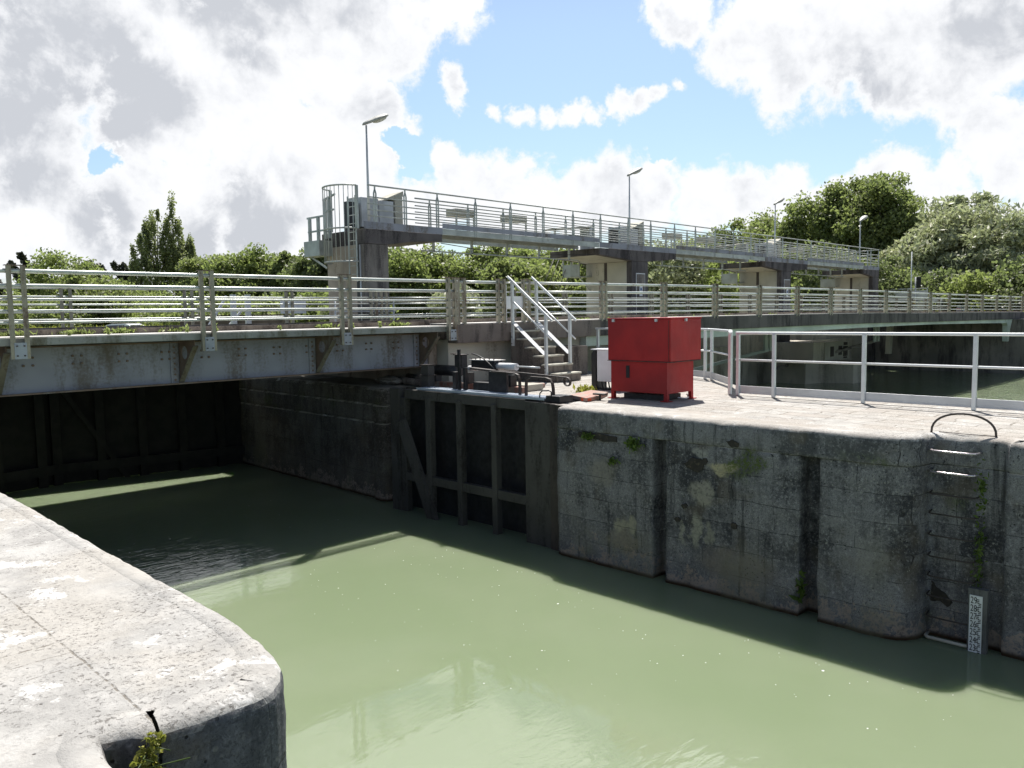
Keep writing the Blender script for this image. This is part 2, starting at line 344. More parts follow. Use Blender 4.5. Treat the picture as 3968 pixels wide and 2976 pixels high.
def mixf(nt, f, a, b):
    n = nt.nodes.new('ShaderNodeMix'); n.data_type = 'FLOAT'
    for s, v in ((n.inputs[0], f), (n.inputs[2], a), (n.inputs[3], b)):
        if isinstance(v, bpy.types.NodeSocket): nt.links.new(v, s)
        else: s.default_value = v
    return n.outputs[0]

M = {}
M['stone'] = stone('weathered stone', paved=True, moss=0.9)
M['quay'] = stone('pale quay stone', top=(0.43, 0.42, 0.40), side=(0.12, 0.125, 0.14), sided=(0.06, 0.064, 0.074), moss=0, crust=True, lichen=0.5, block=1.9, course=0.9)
M['conc'] = stained('dark weathered concrete', (0.23, 0.21, 0.19), (0.07, 0.062, 0.06), 0.6, 0.9, scale=1.1, bmp=0.5, fine=30)
M['concd'] = stained('blackened concrete', (0.11, 0.10, 0.10), (0.035, 0.031, 0.033), 0.6, 0.9, scale=1.3, bmp=0.5, fine=30)
M['concp'] = stained('pale concrete', (0.46, 0.44, 0.37), (0.17, 0.155, 0.13), 0.32, 0.85, scale=0.8, bmp=0.2, fine=25)
M['tanc'] = stained('tan concrete', (0.40, 0.34, 0.28), (0.16, 0.12, 0.09), 0.45, 0.9, scale=1.5, bmp=0.4)
M['concw'] = stained('lightened brown grey concrete', (0.50, 0.46, 0.38), (0.20, 0.18, 0.15), 0.5, 0.9, scale=0.5, bmp=0.3, fine=25)  # colour lightened to make up for dim light under the bridge
M['concb'] = stained('brown concrete', (0.19, 0.16, 0.135), (0.06, 0.048, 0.042), 0.6, 0.9, scale=1.5, bmp=0.5, fine=30)
M['deck'] = stained('deck concrete', (0.58, 0.56, 0.53), (0.36, 0.33, 0.28), 0.35, 0.85, scale=1.5, bmp=0.3, streak=False)
M['deckedge'] = stained('deck edge', (0.27, 0.28, 0.26), (0.13, 0.125, 0.09), 0.5, 0.8, scale=1.6)
M['asphalt'] = plain('asphalt', (0.06, 0.06, 0.062), 0.9, var=0.2, scale=3, bmp=0.5)
M['galv'] = stained('galvanised rail', (0.52, 0.55, 0.52), (0.34, 0.30, 0.24), 0.35, 0.33, metal=0.3, scale=2, streak=False, bmp=0.08)
M['galv2'] = stained('grey green steel', (0.42, 0.445, 0.42), (0.27, 0.25, 0.20), 0.3, 0.45, metal=0.2, scale=2, streak=False, bmp=0.1)
M['post'] = stained('tan stained post', (0.31, 0.29, 0.22), (0.15, 0.10, 0.075), 0.5, 0.6, metal=0.1, scale=3)
M['strut'] = stained('tan strut', (0.17, 0.155, 0.12), (0.09, 0.06, 0.045), 0.5, 0.7, scale=3)
M['girder'] = stained('blue grey paint', (0.255, 0.268, 0.315), (0.135, 0.118, 0.105), 0.55, 0.5, scale=0.9, bmp=0.1)
M['girderw'] = stained('pale green paint', (0.44, 0.50, 0.46), (0.30, 0.31, 0.27), 0.3, 0.55, scale=0.9)
M['rust'] = stained('rusty bracket steel', (0.17, 0.12, 0.09), (0.24, 0.23, 0.21), 0.4, 0.8, scale=2.5)
M['plate'] = stained('bolt plate', (0.31, 0.34, 0.37), (0.2, 0.2, 0.19), 0.25, 0.4, metal=0.3, scale=3)
M['gate'] = stained('dark gate steel', (0.066, 0.061, 0.055), (0.03, 0.026, 0.022), 0.5, 0.75, scale=1.6, bmp=0.4)
M['gatec'] = stained('grey stained board', (0.12, 0.12, 0.115), (0.05, 0.05, 0.045), 0.5, 0.8, scale=3)
M['gateshade'] = plain('shade dark gate', (0.016, 0.015, 0.014), 0.85, var=0.3, scale=3)  # deep shade under the bridge painted in as near black
M['black'] = plain('black steel', (0.022, 0.021, 0.022), 0.5, var=0.35, scale=9, bmp=0.2)
M['brown'] = stained('brown steel', (0.055, 0.043, 0.038), (0.025, 0.02, 0.018), 0.5, 0.6, scale=3)
M['alu'] = plain('aluminium rail', (0.70, 0.72, 0.72), 0.36, metal=0.3, var=0.05, scale=2)
M['alu2'] = plain('grey aluminium', (0.58, 0.59, 0.60), 0.42, metal=0.3, var=0.06, scale=3)
M['white'] = plain('white plastic', (0.72, 0.73, 0.74), 0.4, var=0.05, scale=4)
M['lgrey'] = plain('light grey cabinet', (0.80, 0.82, 0.84), 0.4, var=0.04, scale=3)
M['mach'] = stained('white machine housing', (0.52, 0.53, 0.55), (0.33, 0.31, 0.29), 0.3, 0.5, scale=2)
M['redrust'] = stained('worn red oxide plate', (0.30, 0.11, 0.075), (0.30, 0.24, 0.20), 0.75, 0.6, scale=2, streak=False)
M['lichenwall'] = stained('brown wall', (0.16, 0.12, 0.105), (0.07, 0.055, 0.05), 0.5, 0.9, scale=1)
M['grate'] = plain('galvanised grating', (0.52, 0.58, 0.66), 0.4, metal=0.3, var=0.08, scale=5)
M['bark'] = stained('bark', (0.12, 0.10, 0.075), (0.06, 0.05, 0.04), 0.5, 0.9, scale=3)
M['lampg'] = plain('lamp glass', (0.55, 0.55, 0.53), 0.15, var=0.1)
M['lamph'] = plain('lamp housing', (0.34, 0.34, 0.31), 0.5, var=0.2, scale=5)
M['blackp'] = plain('black rubber', (0.015, 0.015, 0.016), 0.45, var=0.2)
M['glass'] = plain('car glass', (0.03, 0.035, 0.04), 0.06, var=0.1)
M['carw'] = plain('white car paint', (0.74, 0.76, 0.78), 0.2, var=0.02)
M['tail'] = plain('red lamp lens', (0.35, 0.01, 0.012), 0.15, var=0.1)
M['orange'] = plain('orange red paint', (0.55, 0.075, 0.02), 0.5, var=0.1)
M['yellow'] = plain('yellow paint', (0.80, 0.55, 0.02), 0.5, var=0.05)
M['ink'] = plain('black paint', (0.01, 0.01, 0.012), 0.6, var=0.05)
M['blue'] = plain('blue paint', (0.04, 0.10, 0.30), 0.5, var=0.05)
M['rod'] = plain('bright rung', (0.62, 0.56, 0.58), 0.25, metal=0.7, var=0.05)
def red_paint():
    m, nt, b = newmat('red paint'); p = wpos(nt)
    n = noi(nt, p, 1.6, 4, 0.55); f = noi(nt, vmul(nt, p, (1, 1, 0.3)), 9, 6, 0.7); g = noi(nt, p, 60, 3)
    c = mixc(nt, ss(nt, n, 0.35, 0.68), (0.30, 0.012, 0.012), (0.40, 0.018, 0.016))
    c = mixc(nt, ss(nt, f, 0.56, 0.75, 0, 0.3), c, (0.30, 0.04, 0.03))
    setp(nt, b, color=c, rough=ss(nt, f, 0.3, 0.7, 0.38, 0.6), spec=0.45, normal=bump(nt, mth(nt, 'MULTIPLY_ADD', n, 6.0, g), 0.12, 0.003))
    return m
M['red'] = red_paint()
def water_mat():
    m, nt, b = newmat('green water'); p = wpos(nt); sp = nd(nt, 'ShaderNodeSeparateXYZ', {0: p})
    big = noi(nt, p, 0.35, 3, 0.5)
    c = mixc(nt, ss(nt, big, 0.3, 0.7), (0.175, 0.220, 0.130), (0.195, 0.236, 0.148))
    d1 = nd(nt, 'ShaderNodeVectorMath', {0: p, 1: (3.4, 1.6, 0)}, operation='DISTANCE').outputs['Value']
    mk = ss(nt, d1, 5.0, 1.0); riv = ss(nt, sp.outputs[0], 13, 15); br = mth(nt, 'MULTIPLY', ss(nt, sp.outputs[1], 11.5, 12.5, 0, 0.16), ss(nt, sp.outputs[0], 8.5, 6.5))
    amt = mth(nt, 'MAXIMUM', mth(nt, 'MAXIMUM', mth(nt, 'MULTIPLY_ADD', mk, 0.95, 0.035), br), mth(nt, 'MULTIPLY', riv, 1.4))
    wv = nd(nt, 'ShaderNodeMapping', {'Vector': p, 'Rotation': (0, 0, R(38)), 'Scale': (1.0, 3.0, 1.0)}).outputs[0]
    h = mth(nt, 'ADD', noi(nt, wv, 2.6, 3, 0.5, 0.8), mth(nt, 'MULTIPLY', noi(nt, p, 9.0, 3, 0.5), 0.12))
    bm = nd(nt, 'ShaderNodeBump', {'Height': h, 'Strength': amt, 'Distance': 0.035})
    setp(nt, b, color=c, rough=0.03, spec=0.5, ior=1.34, normal=bm.outputs[0])
    b.subsurface_method = 'BURLEY'
    b.inputs['Subsurface Weight'].default_value = 1.0
    b.inputs['Subsurface Radius'].default_value = (0.5, 0.6, 0.4)
    b.inputs['Subsurface Scale'].default_value = 0.5
    return m
M['water'] = water_mat()
def grass_mat():
    m, nt, b = newmat('meadow'); p = wpos(nt)
    c = mixc(nt, ss(nt, noi(nt, p, 0.15, 5), 0.35, 0.65), (0.10, 0.15, 0.035), (0.20, 0.22, 0.06))
    c = mixc(nt, ss(nt, noi(nt, p, 4, 5), 0.4, 0.7), c, (0.06, 0.09, 0.025))
    setp(nt, b, color=c, rough=0.95, normal=bump(nt, noi(nt, p, 9, 5, 0.7), 1.0, 0.08)); return m
M['grass'] = grass_mat()
def leaf_mat(name, col, trans=0.5, gloss=0.5):
    m, nt, b = newmat(name)
    at = nd(nt, 'ShaderNodeAttribute', attribute_name='tint'); f = at.outputs['Fac']
    dk = tuple(c * 0.55 for c in col); lt = (col[0] * 1.55, col[1] * 1.4, col[2] * 1.25)
    c = mixc(nt, f, dk, lt)
    setp(nt, b, color=c, rough=0.5, spec=gloss)
    tr = nd(nt, 'ShaderNodeBsdfTranslucent', {'Color': mixc(nt, 0.5, c, (col[0] * 1.7, col[1] * 1.95, col[2] * 1.15))})
    mx = nd(nt, 'ShaderNodeMixShader', {0: trans, 1: b.outputs[0], 2: tr.outputs[0]})
    nt.links.new(mx.outputs[0], nt.nodes['Material Output'].inputs[0])
    return m
M['leafA'] = leaf_mat('leaf mid green', (0.20, 0.235, 0.105))
M['leafB'] = leaf_mat('leaf yellow green', (0.205, 0.245, 0.10))
M['leafC'] = leaf_mat('leaf silver', (0.36, 0.39, 0.28), 0.3, 0.5)
M['leafD'] = leaf_mat('leaf dark green', (0.15, 0.18, 0.09))
M['leafP'] = leaf_mat('leaf poplar', (0.21, 0.235, 0.13))
M['leafX'] = leaf_mat('leaf distant dark', (0.05, 0.055, 0.04), 0.2)
M['leafY'] = leaf_mat('leaf bright weed', (0.26, 0.27, 0.06), 0.35)
M['fern'] = leaf_mat('leaf fern', (0.10, 0.16, 0.03), 0.35)

# ------------------------------------------------------------------ ground and water
WZ = -2.2
def sheet(name, rects, z, mat):
    b = MB()
    for x0, x1, y0, y1 in rects: b.add([(x0, y0, z), (x1, y0, z), (x1, y1, z), (x0, y1, z)], [(0, 1, 2, 3)])
    return struct(b.build(name, mat))
wb = MB(); wb.box(-3, 61.5, -30, 23.6, WZ, 0.0)
water = struct(wb.build('water', M['water']))
w2 = MB(); w2.box(1.6, 11.8, 24.4, 160, 0.4, 1.6)
struct(w2.build('water', M['water']))
sheet('ground', [(-900, 1.6, 27.2, 1200), (11.8, 1200, 27.2, 1200), (60.6, 1200, -300, 27.2)], 3.35, M['grass'])
sheet('ground', [(-900, -2.4, -300, 27.2), (-2.4, 1.6, 20.5, 27.2)], 2.6, M['grass'])
sheet('road', [(74.1, 300, 14.6, 22.2)], 3.39, M['asphalt'])

# ------------------------------------------------------------------ stone edges
def densify(path, step):
    out = []
    for a, b in zip(path[:-1], path[1:]):
        a = Vector(a); b = Vector(b); n = max(1, int(round((b - a).length / step)))
        for i in range(n): out.append(a.lerp(b, i / n))
    out.append(Vector(path[-1])); return out
def strip(mb, path, prof, side, step, amp, nz=3.0, seed=0.0):
    """bands of quads along a plan path; prof = [(inset, z)]; side = +1: solid lies to the left of the path. returns the first ring"""
    P = densify(path, step); n = len(P); norms = []
    for i in range(n):
        t = (P[min(i + 1, n - 1)] - P[max(i - 1, 0)]).normalized(); norms.append(Vector((-t.y, t.x)) * side)
    rows = []
    for k, (ins, z) in enumerate(prof):
        row = []
        for i in range(n):
            c = P[i] + norms[i] * ins
            v = Vector((c.x, c.y, z)); d = noise.fractal(v * nz + Vector((seed, 0, 0)), 0.8, 2.1, 5)
            a = amp * (1.0 if 0 < k < len(prof) - 1 else 0.0)
            e = d * a * (1.0 if z < TOPZ - .2 else .55)
            v.x -= norms[i].x * e; v.y -= norms[i].y * e
            if 0 < ins < 0.095: v.z += min(0.0, d) * a
            if ins > 0.09: v.x += norms[i].x * e; v.y += norms[i].y * e
            row.append(v)
        rows.append(row)
    o = len(mb.v)
    for r in rows: mb.v += [tuple(v) for v in r]
    for k in range(len(rows) - 1):
        for i in range(n - 1):
            f = (o + k * n + i, o + k * n + i + 1, o + (k + 1) * n + i + 1, o + (k + 1) * n + i)
            mb.f.append(f if side < 0 else f[::-1]); mb.sm.append(True)
    return rows[0]
TOPZ = 2.66
# near quay on the camera's side
qpath = [(2.08, 22.9), (2.05, 8.0), (2.02, 6.5), (2.0, 4.35), (1.985, 4.0), (1.955, 3.75), (1.915, 3.55), (1.865, 3.4), (1.80, 3.29), (1.72, 3.215), (1.62, 3.18), (1.5, 3.175), (1.34, 3.18), (1.215, 3.20)]
qprof = [(0.18, TOPZ - .012), (0.168, TOPZ - .001), (0.10, TOPZ - .001), (0.055, TOPZ - .009), (0.03, TOPZ - .022), (0.013, TOPZ - .042), (0.003, TOPZ - .07), (0, TOPZ - .11)]
qside = [(0, z) for z in (2.5, 2.4, 2.3, 2.2, 2.1, 2.0, 1.9, 1.7, 1.5, 1.2, 0.9, 0.6, 0.4, 0.2, 0.05, -0.1, -0.6)]
qt = thing('stone_quay', 'pale lichened stone quay in the near corner with a rounded block over dark sides', 'quay', (0, 8, 2.66))
b = MB(); ring = strip(b, qpath, qprof + qside, -1, 0.03, 0.008, nz=7.0)
qp2 = [(1.203, 3.205), (1.16, 3.21), (1.12, 3.26), (1.035, 3.30), (1.018, 3.2), (1.013, 3.0), (1.01, 1.0), (1.01, -6)]
ring2 = strip(b, qp2, qprof + qside, -1, 0.05, 0.010, seed=4)
# dark joint filling between the two blocks
tops = [(x_, y_, TOPZ - .003) for x_, y_ in ((.88, -6), (.88, 3.3), (.95, 3.43), (1.2, 3.345), (1.6, 3.32), (1.75, 3.42), (1.83, 3.7), (1.87, 4.35), (1.90, 6.5), (1.92, 8.0), (1.95, 22.9), (-2.6, 22.9), (-2.6, -6))]
b.v += tops; nT = len(tops); b.f.append(tuple(range(len(b.v) - nT, len(b.v)))); b.sm.append(False)
b.build('masonry', M['quay'], qt, fixn=False)

# lock wall on the island side
lw = thing('lock_wall', 'dark grey stone lock wall with two vertical slots below a pale coping', 'wall', (11, 6, 0))
cop = [(12.1, 9.56), (10.80, 9.56), (10.70, 9.53), (10.655, 9.44), (10.65, 9.2), (10.65, 6.5), (10.65, 4.1), (10.66, 3.9), (10.70, 3.74), (10.78, 3.63), (10.9, 3.56), (11.05, 3.53), (11.18, 3.52), (11.2, 3.48), (11.2, 2.70), (11.17, 2.66), (11.09, 2.63), (11.08, 2.5), (11.08, -8)]
cprof = [(0.17, TOPZ - .012), (0.158, TOPZ - .001), (0.11, TOPZ - .001), (0.07, TOPZ - .008), (0.04, TOPZ - .02), (0.018, TOPZ - .038), (0.005, TOPZ - .065), (0, TOPZ - .1), (0, 2.5), (0, 2.42), (0, 2.34), (0.0, 2.29), (0.012, 2.272), (0.03, 2.27)]
b = MB(); cr = strip(b, cop, cprof, 1, 0.05, 0.02, seed=2)
rest = [(11.08 + .22, -8), (14.55, -8), (14.55, 8.15), (15.9, 8.95), (17.25, 10.35), (17.75, 11.2), (17.75, 20.6), (11.75, 22.9), (11.75, 15.2)]
ringc = [tuple(v) for v in cr]
t2 = ringc[::-1]
t2 = [(x_, y_, TOPZ - .003) for x_, y_ in ((12.1, 9.70), (10.80, 9.69), (10.78, 9.3), (10.78, 4.0), (10.85, 3.8), (11.0, 3.66), (11.3, 3.64), (11.33, 3.4), (11.33, 2.7), (11.28, 2.52), (11.2, 2.4), (11.2, -8))] + [(14.55, -8, TOPZ), (14.55, 8.15, TOPZ), (15.9, 8.95, TOPZ), (17.25, 10.35, TOPZ), (17.75, 11.2, TOPZ), (17.75, 20.6, TOPZ), (17.75, 23.0, TOPZ), (11.5, 23.0, TOPZ), (11.3, 15.35, TOPZ), (11.78, 15.35, TOPZ), (11.78, 9.78, TOPZ)]
b.v += t2; nT = len(t2); b.f.append(tuple(range(len(b.v) - nT, len(b.v)))); b.sm.append(False)
# back rim towards the river
for (xa, ya), (xb, yb) in zip([(14.55, -8), (14.55, 8.15), (15.9, 8.95), (17.25, 10.35), (17.75, 11.2)], [(14.55, 8.15), (15.9, 8.95), (17.25, 10.35), (17.75, 11.2), (17.75, 23)]):
    b.add([(xa, ya, TOPZ), (xb, yb, TOPZ), (xb, yb, -2), (xa, ya, -2)], [(0, 1, 2, 3)])
b.build('coping', M['stone'], lw, fixn=False)
b = MB()
mas = [(12.1, 9.58), (10.82, 9.58), (10.71, 9.55), (10.67, 9.44), (10.67, 7.50), (10.98, 7.49), (10.98, 7.25), (10.67, 7.24), (10.67, 5.06), (10.98, 5.05), (10.98, 4.79), (10.67, 4.78), (10.67, 4.1), (10.68, 3.9), (10.72, 3.75), (10.80, 3.65), (10.92, 3.58), (11.07, 3.55), (11.2, 3.54), (11.22, 3.48), (11.22, 2.70), (11.19, 2.67), (11.11, 2.65), (11.10, 2.5), (11.10, -8)]
mprof = [(0, 2.275), (0, 2.26)] + [(0, 2.2 - 0.1 * i) for i in range(22)] + [(0, 0.02), (0.01, -0.1), (0.02, -0.5), (0, -1.5)]
strip(b, mas, mprof, 1, 0.06, 0.022, seed=5)
b.build('masonry', M['stone'], lw, fixn=False)
# wall under the bridge with the rounded pier beside the gate
b = MB()
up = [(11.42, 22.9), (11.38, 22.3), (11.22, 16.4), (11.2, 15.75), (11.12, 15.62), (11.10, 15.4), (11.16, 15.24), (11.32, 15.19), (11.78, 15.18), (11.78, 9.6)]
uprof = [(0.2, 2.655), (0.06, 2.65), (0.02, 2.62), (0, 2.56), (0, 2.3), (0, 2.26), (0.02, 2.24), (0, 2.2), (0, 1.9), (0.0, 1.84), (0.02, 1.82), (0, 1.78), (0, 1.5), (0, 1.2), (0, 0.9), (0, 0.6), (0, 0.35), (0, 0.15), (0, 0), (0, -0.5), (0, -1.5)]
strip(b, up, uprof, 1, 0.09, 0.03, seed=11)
M['stonedk'] = stone('dark brown stone', side=(0.15, 0.135, 0.115), sided=(0.06, 0.05, 0.042), top=(0.3, 0.27, 0.23), lo=2.27, course=0.42, block=0.9, lichen=0.4)
b.build('masonry', M['stonedk'], lw, fixn=False, label='dark brown stretch of wall under the bridge')
b = MB()
b.box(11.98, 12.1, 8, 8.1, 0, 0.1)

# bed below the water and left wall beyond (keeps the lock closed)
struct(MB().box(-3, 62, -30, 27, -2.6, -2.3).build('riverbed', M['concd']))

# holes left by broken stones in the lock wall, as dark plates with painted shade
def cavity(pts, x, mat='cav'):
    """ragged plate, shade of a broken-out hole put into its colour: outline roughened, shallow body"""
    P2 = []
    n = len(pts)
    for k in range(n):
        a = Vector(pts[k] + (0,)); b2 = Vector(pts[(k + 1) % n] + (0,))
        for t in range(5):
            v = a.lerp(b2, t / 5); d = noise.noise_vector(v * 14) * .022; P2.append((v.x + d.x, v.y + d.y))
    MB().prism(P2, 'x', x, x + .08).build('cavity', M[mat], lw)
M['cav'] = stained('shaded hole stone', (0.035, 0.03, 0.025), (0.10, 0.08, 0.055), 0.45, 0.95, scale=7, bmp=1.0, streak=False)
cavity([(6.92, 1.94), (6.8, 2.04), (6.62, 2.06), (6.56, 1.98), (6.58, 1.9), (6.66, 1.84), (6.8, 1.87)], 10.650)
cavity([(9.03, 2.25), (8.69, 2.27), (8.2, 2.23), (8.2, 2.15), (8.5, 2.13), (8.8, 2.17), (9.0, 2.15)], 10.652)
cavity([(3.50, .74), (3.43, .66), (3.29, .56), (3.24, .48), (3.31, .42), (3.39, .49), (3.5, .46)], 11.198)
cavity([(6.19, 2.36), (6.08, 2.40), (5.97, 2.36), (5.98, 2.29), (6.09, 2.28)], 10.638)
for y_, z_ in ((6.55, 2.02), (6.05, 1.12), (7.02, 1.05), (6.9, 1.28)):
    cavity([(y_ + .05 * math.cos(a), z_ + .045 * math.sin(a)) for a in (0, 1, 2, 3, 4, 5)], 10.646)

# ------------------------------------------------------------------ upstream lock gates (dark, under the bridge)
def dark_gate(label, p0, p1, base):
    t = thing('lock_gate', label, 'lock gate', base, 'closed lock gates under the bridge')
    p0 = Vector(p0); p1 = Vector(p1); d = (p1 - p0).normalized(); n = Vector((d.y, -d.x, 0)); L = (p1 - p0).length
    def P(s, off, z): v = p0 + d * s + n * off; return Vector((v.x, v.y, z))
    m = MB(); m.beam(P(-.1, -.12, 1.15), P(L + .1, -.12, 1.15), 0.05, 3.5); m.build('skin_plate', M['gateshade'], t)
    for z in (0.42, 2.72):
        MB().beam(P(0, 0, z), P(L, 0, z), 0.22, 0.25).build('cross_beam', M['gateshade'], t)
    k = 0
    while k * 1.05 < L + 0.01:
        s = min(k * 1.05, L); MB().beam(P(s, 0.03, -0.6), P(s, 0.03, 2.84), 0.13, 0.22).build('upright', M['gateshade'], t); k += 1
    MB().beam(P(0.2, 0.05, 2.5), P(1.9, 0.05, -0.4), 0.12, 0.1, up=n).build('brace', M['gateshade'], t)
    return t
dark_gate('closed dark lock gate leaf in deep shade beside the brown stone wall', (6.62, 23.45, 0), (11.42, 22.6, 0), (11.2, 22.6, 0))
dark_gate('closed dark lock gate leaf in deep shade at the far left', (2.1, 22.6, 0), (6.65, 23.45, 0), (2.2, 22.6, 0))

# ------------------------------------------------------------------ open gate leaf on the island side
g = thing('lock_gate', 'open steel lock gate leaf with grating walkway, folded against the wall', 'lock gate', (10.9, 9.8, 0))
GX = 10.86
def bar(y0, y1, z0, z1, nm='upright', x0=GX, dx=.14, mat='gate'):
    MB().box(x0, x0 + dx, y0, y1, z0, z1).build(nm, M[mat], g, bevel=.006)
MB().box(GX + .42, GX + .45, 9.85, 14.6, -0.8, 2.60).build('skin_plate', M['black'], g)  # black puts the shade behind the open frame into the colour
bar(14.30, 14.62, -.8, 2.70, 'heel_post'); bar(14.12, 14.30, -.8, 2.50, 'upright', GX + .03)
for yc, w in ((13.32, .16), (12.35, .14), (11.33, .14)): bar(yc - w / 2, yc + w / 2, -.8, 2.55, 'upright', GX - .004)
bar(9.86, 10.50, -.8, 2.66, 'end_plate', GX + .012, .13)
bar(9.62, 9.84, -.8, 2.66, 'mitre_post', GX - .03, .2, 'brown')
bar(10.50, 14.12, 2.49, 2.69, 'top_beam', GX + .02, .42); bar(10.50, 14.12, .70, .88, 'cross_beam', GX + .02, .12)
MB().beam((GX - .02, 14.2, 2.0), (GX - .02, 12.95, -.5), .1, .26, up=(0, 1, 0)).build('brace', M['gate'], g)
gr = MB()
for i in range(6): gr.box(10.93 + i * .062, 10.945 + i * .062, 10.05, 13.75, 2.715, 2.74)
for i in range(120): y = 10.05 + i * .031; gr.box(10.925, 11.26, y, y + .017, 2.722, 2.737)
gr.box(10.915, 10.925, 10.05, 13.75, 2.70, 2.745); gr.box(11.26, 11.27, 10.05, 13.75, 2.70, 2.745)
gr.build('walkway_grating', M['grate'], g)
MB().box(10.95, 11.32, 9.7, 10.04, 2.67, 2.79).build('end_box', M['black'], g, bevel=.01)
MB().tube([(10.95, 10.19, 2.72), (10.95, 10.18, 2.82), (10.95, 10.12, 2.87), (10.95, 9.95, 2.885), (10.95, 9.9, 2.86), (10.95, 9.9, 2.79)], .012).build('grab_handle', M['black'], g)
# gate machinery
def gpost(y0, y1, z0, z1, nm, x0=11.2, x1=11.5, mat='black'): return MB().box(x0, x1, y0, y1, z0, z1).build(nm, M[mat], g, bevel=.008)
o = gpost(13.69, 13.93, 2.69, 3.20, 'housing', 11.2, 11.38, 'gate'); MB().box(11.18, 11.40, 13.67, 13.95, 3.20, 3.215).build('cap_plate', M['brown'], g)
MB().box(11.17, 11.41, 13.66, 13.96, 2.98, 2.995).build('cap_plate', M['brown'], g)
gpost(12.60, 12.82, 3.19, 3.45, 'housing', 11.2, 11.36); MB().box(11.18, 11.38, 12.58, 12.84, 3.45, 3.465).build('cap_plate', M['brown'], g)
rk = MB(); rk.box(11.14, 11.18, 12.60, 12.66, 2.7, 3.57)
for i in range(40): rk.box(11.13, 11.14, 12.602, 12.658, 2.72 + i * .021, 2.731 + i * .021)
rk.build('toothed_rack', M['black'], g)
gpost(12.50, 12.57, 2.69, 3.19, 'column', 11.2, 11.28); gpost(12.80, 12.90, 2.69, 3.10, 'column', 11.2, 11.3)
MB().tube([(11.3, 13.05, 3.465), (11.3, 12.84, 3.47), (11.3, 12.80, 3.43), (11.3, 12.71, 3.25)], .012).build('crank_handle', M['brown'], g)
MB().beam((11.35, 12.46, 3.18), (11.35, 11.80, 3.15), .12, .035).build('arm', M['brown'], g)
gpost(11.35, 11.86, 2.69, 3.15, 'gear_plate', 11.25, 11.31)
MB().box(11.33, 11.5, 11.9, 12.4, 2.70, 2.9).build('gear_box', M['black'], g)
def flat_rail(pts, w=.05, t=.018):
    m = MB(); P = [Vector(p) for p in pts]; n = len(P); vs = []
    for i in range(n):
        tg = (P[min(i + 1, n - 1)] - P[max(i - 1, 0)]).normalized(); a = Vector((1, 0, 0)) * (w / 2); b2 = tg.cross(Vector((1, 0, 0))).normalized() * (t / 2)
        vs += [P[i] - a - b2, P[i] + a - b2, P[i] + a + b2, P[i] - a + b2]
    fs = [(0, 1, 2, 3)] + [(4 * i + k, 4 * i + (k + 1) % 4, 4 * i + 4 + (k + 1) % 4, 4 * i + 4 + k) for i in range(n - 1) for k in range(4)] + [tuple(4 * (n - 1) + k for k in (3, 2, 1, 0))]
    m.add(vs, fs); return m
X = 11.15
flat_rail([(X, 11.64, 3.155), (X, 11.3, 3.15), (X, 11.0, 3.135), (X, 10.93, 3.11), (X, 10.895, 3.05), (X, 10.885, 2.9), (X, 10.885, 2.70)], .06, .028).build('guard_rail', M['brown'], g)
flat_rail([(X, 10.72, 2.70), (X, 10.72, 2.9), (X, 10.71, 3.0), (X, 10.67, 3.06), (X, 10.6, 3.09), (X, 10.2, 3.085), (X, 10.1, 3.06), (X, 10.05, 3.0), (X, 10.03, 2.9), (X, 10.02, 2.70)], .06, .028).build('guard_rail', M['brown'], g)
lev = [(X + .08, 11.55, 3.17), (X + .08, 10.9, 3.15), (X + .08, 10.2, 3.125), (X + .08, 9.80, 3.11)]
for k in range(14):
    a = R(80 - k * 26); lev.append((X + .08, 9.76 - .075 * math.cos(a + R(10)), 3.035 + .075 * math.sin(a)))
flat_rail(lev, .05, .02).build('lever_arm', M['brown'], g)
hs = [Vector((11.35, 12.45, 3.48)).lerp(Vector((11.35, 11.8, 3.19)), i / 8) + Vector((0, 0, .06 * math.sin(i / 8 * math.pi))) for i in range(9)]
MB().tube(hs, .013, 6).build('hose', M['blackp'], g)

# hydraulic ram and its box behind the gate
hr = thing('hydraulic_ram', 'white ended hydraulic cylinder lying behind the lock gate walkway', 'hydraulic ram', (12.1, 12.6, 2.66))
def xt(y0, y1, r, z, nm, mat, x=12.0): return MB().tube([(x, y0, z), (x, y1, z)], r, 14).build(nm, M[mat], hr)
xt(14.35, 13.55, .12, 3.04, 'barrel', 'black'); xt(14.50, 14.36, .05, 3.06, 'white_joint', 'white'); xt(13.25, 12.98, .055, 3.12, 'white_joint', 'white')
xt(12.98, 12.40, .06, 3.15, 'barrel', 'black'); xt(12.40, 11.80, .075, 3.19, 'white_sleeve', 'white'); xt(11.80, 11.15, .018, 3.20, 'piston_rod', 'alu')
MB().box(11.9, 12.15, 12.35, 13.08, 3.10, 3.30).build('valve_block', M['black'], hr, bevel=.01)
MB().box(11.86, 12.2, 12.32, 13.1, 3.305, 3.32).build('cover_plate', M['deck'], hr)
for i in range(6): MB().tube([(11.9, 12.37 + i * .14, 3.32), (11.9, 12.37 + i * .14, 3.345)], .014, 6).build('bolt', M['black'], hr)
MB().box(11.95, 12.1, 11.6, 14.5, 2.66, 2.78).build('base_beam', M['redrust'], hr)
for y in (14.3, 13.2, 11.9): MB().box(11.92, 12.1, y, y + .08, 2.78, 3.02).build('support', M['black'], hr)
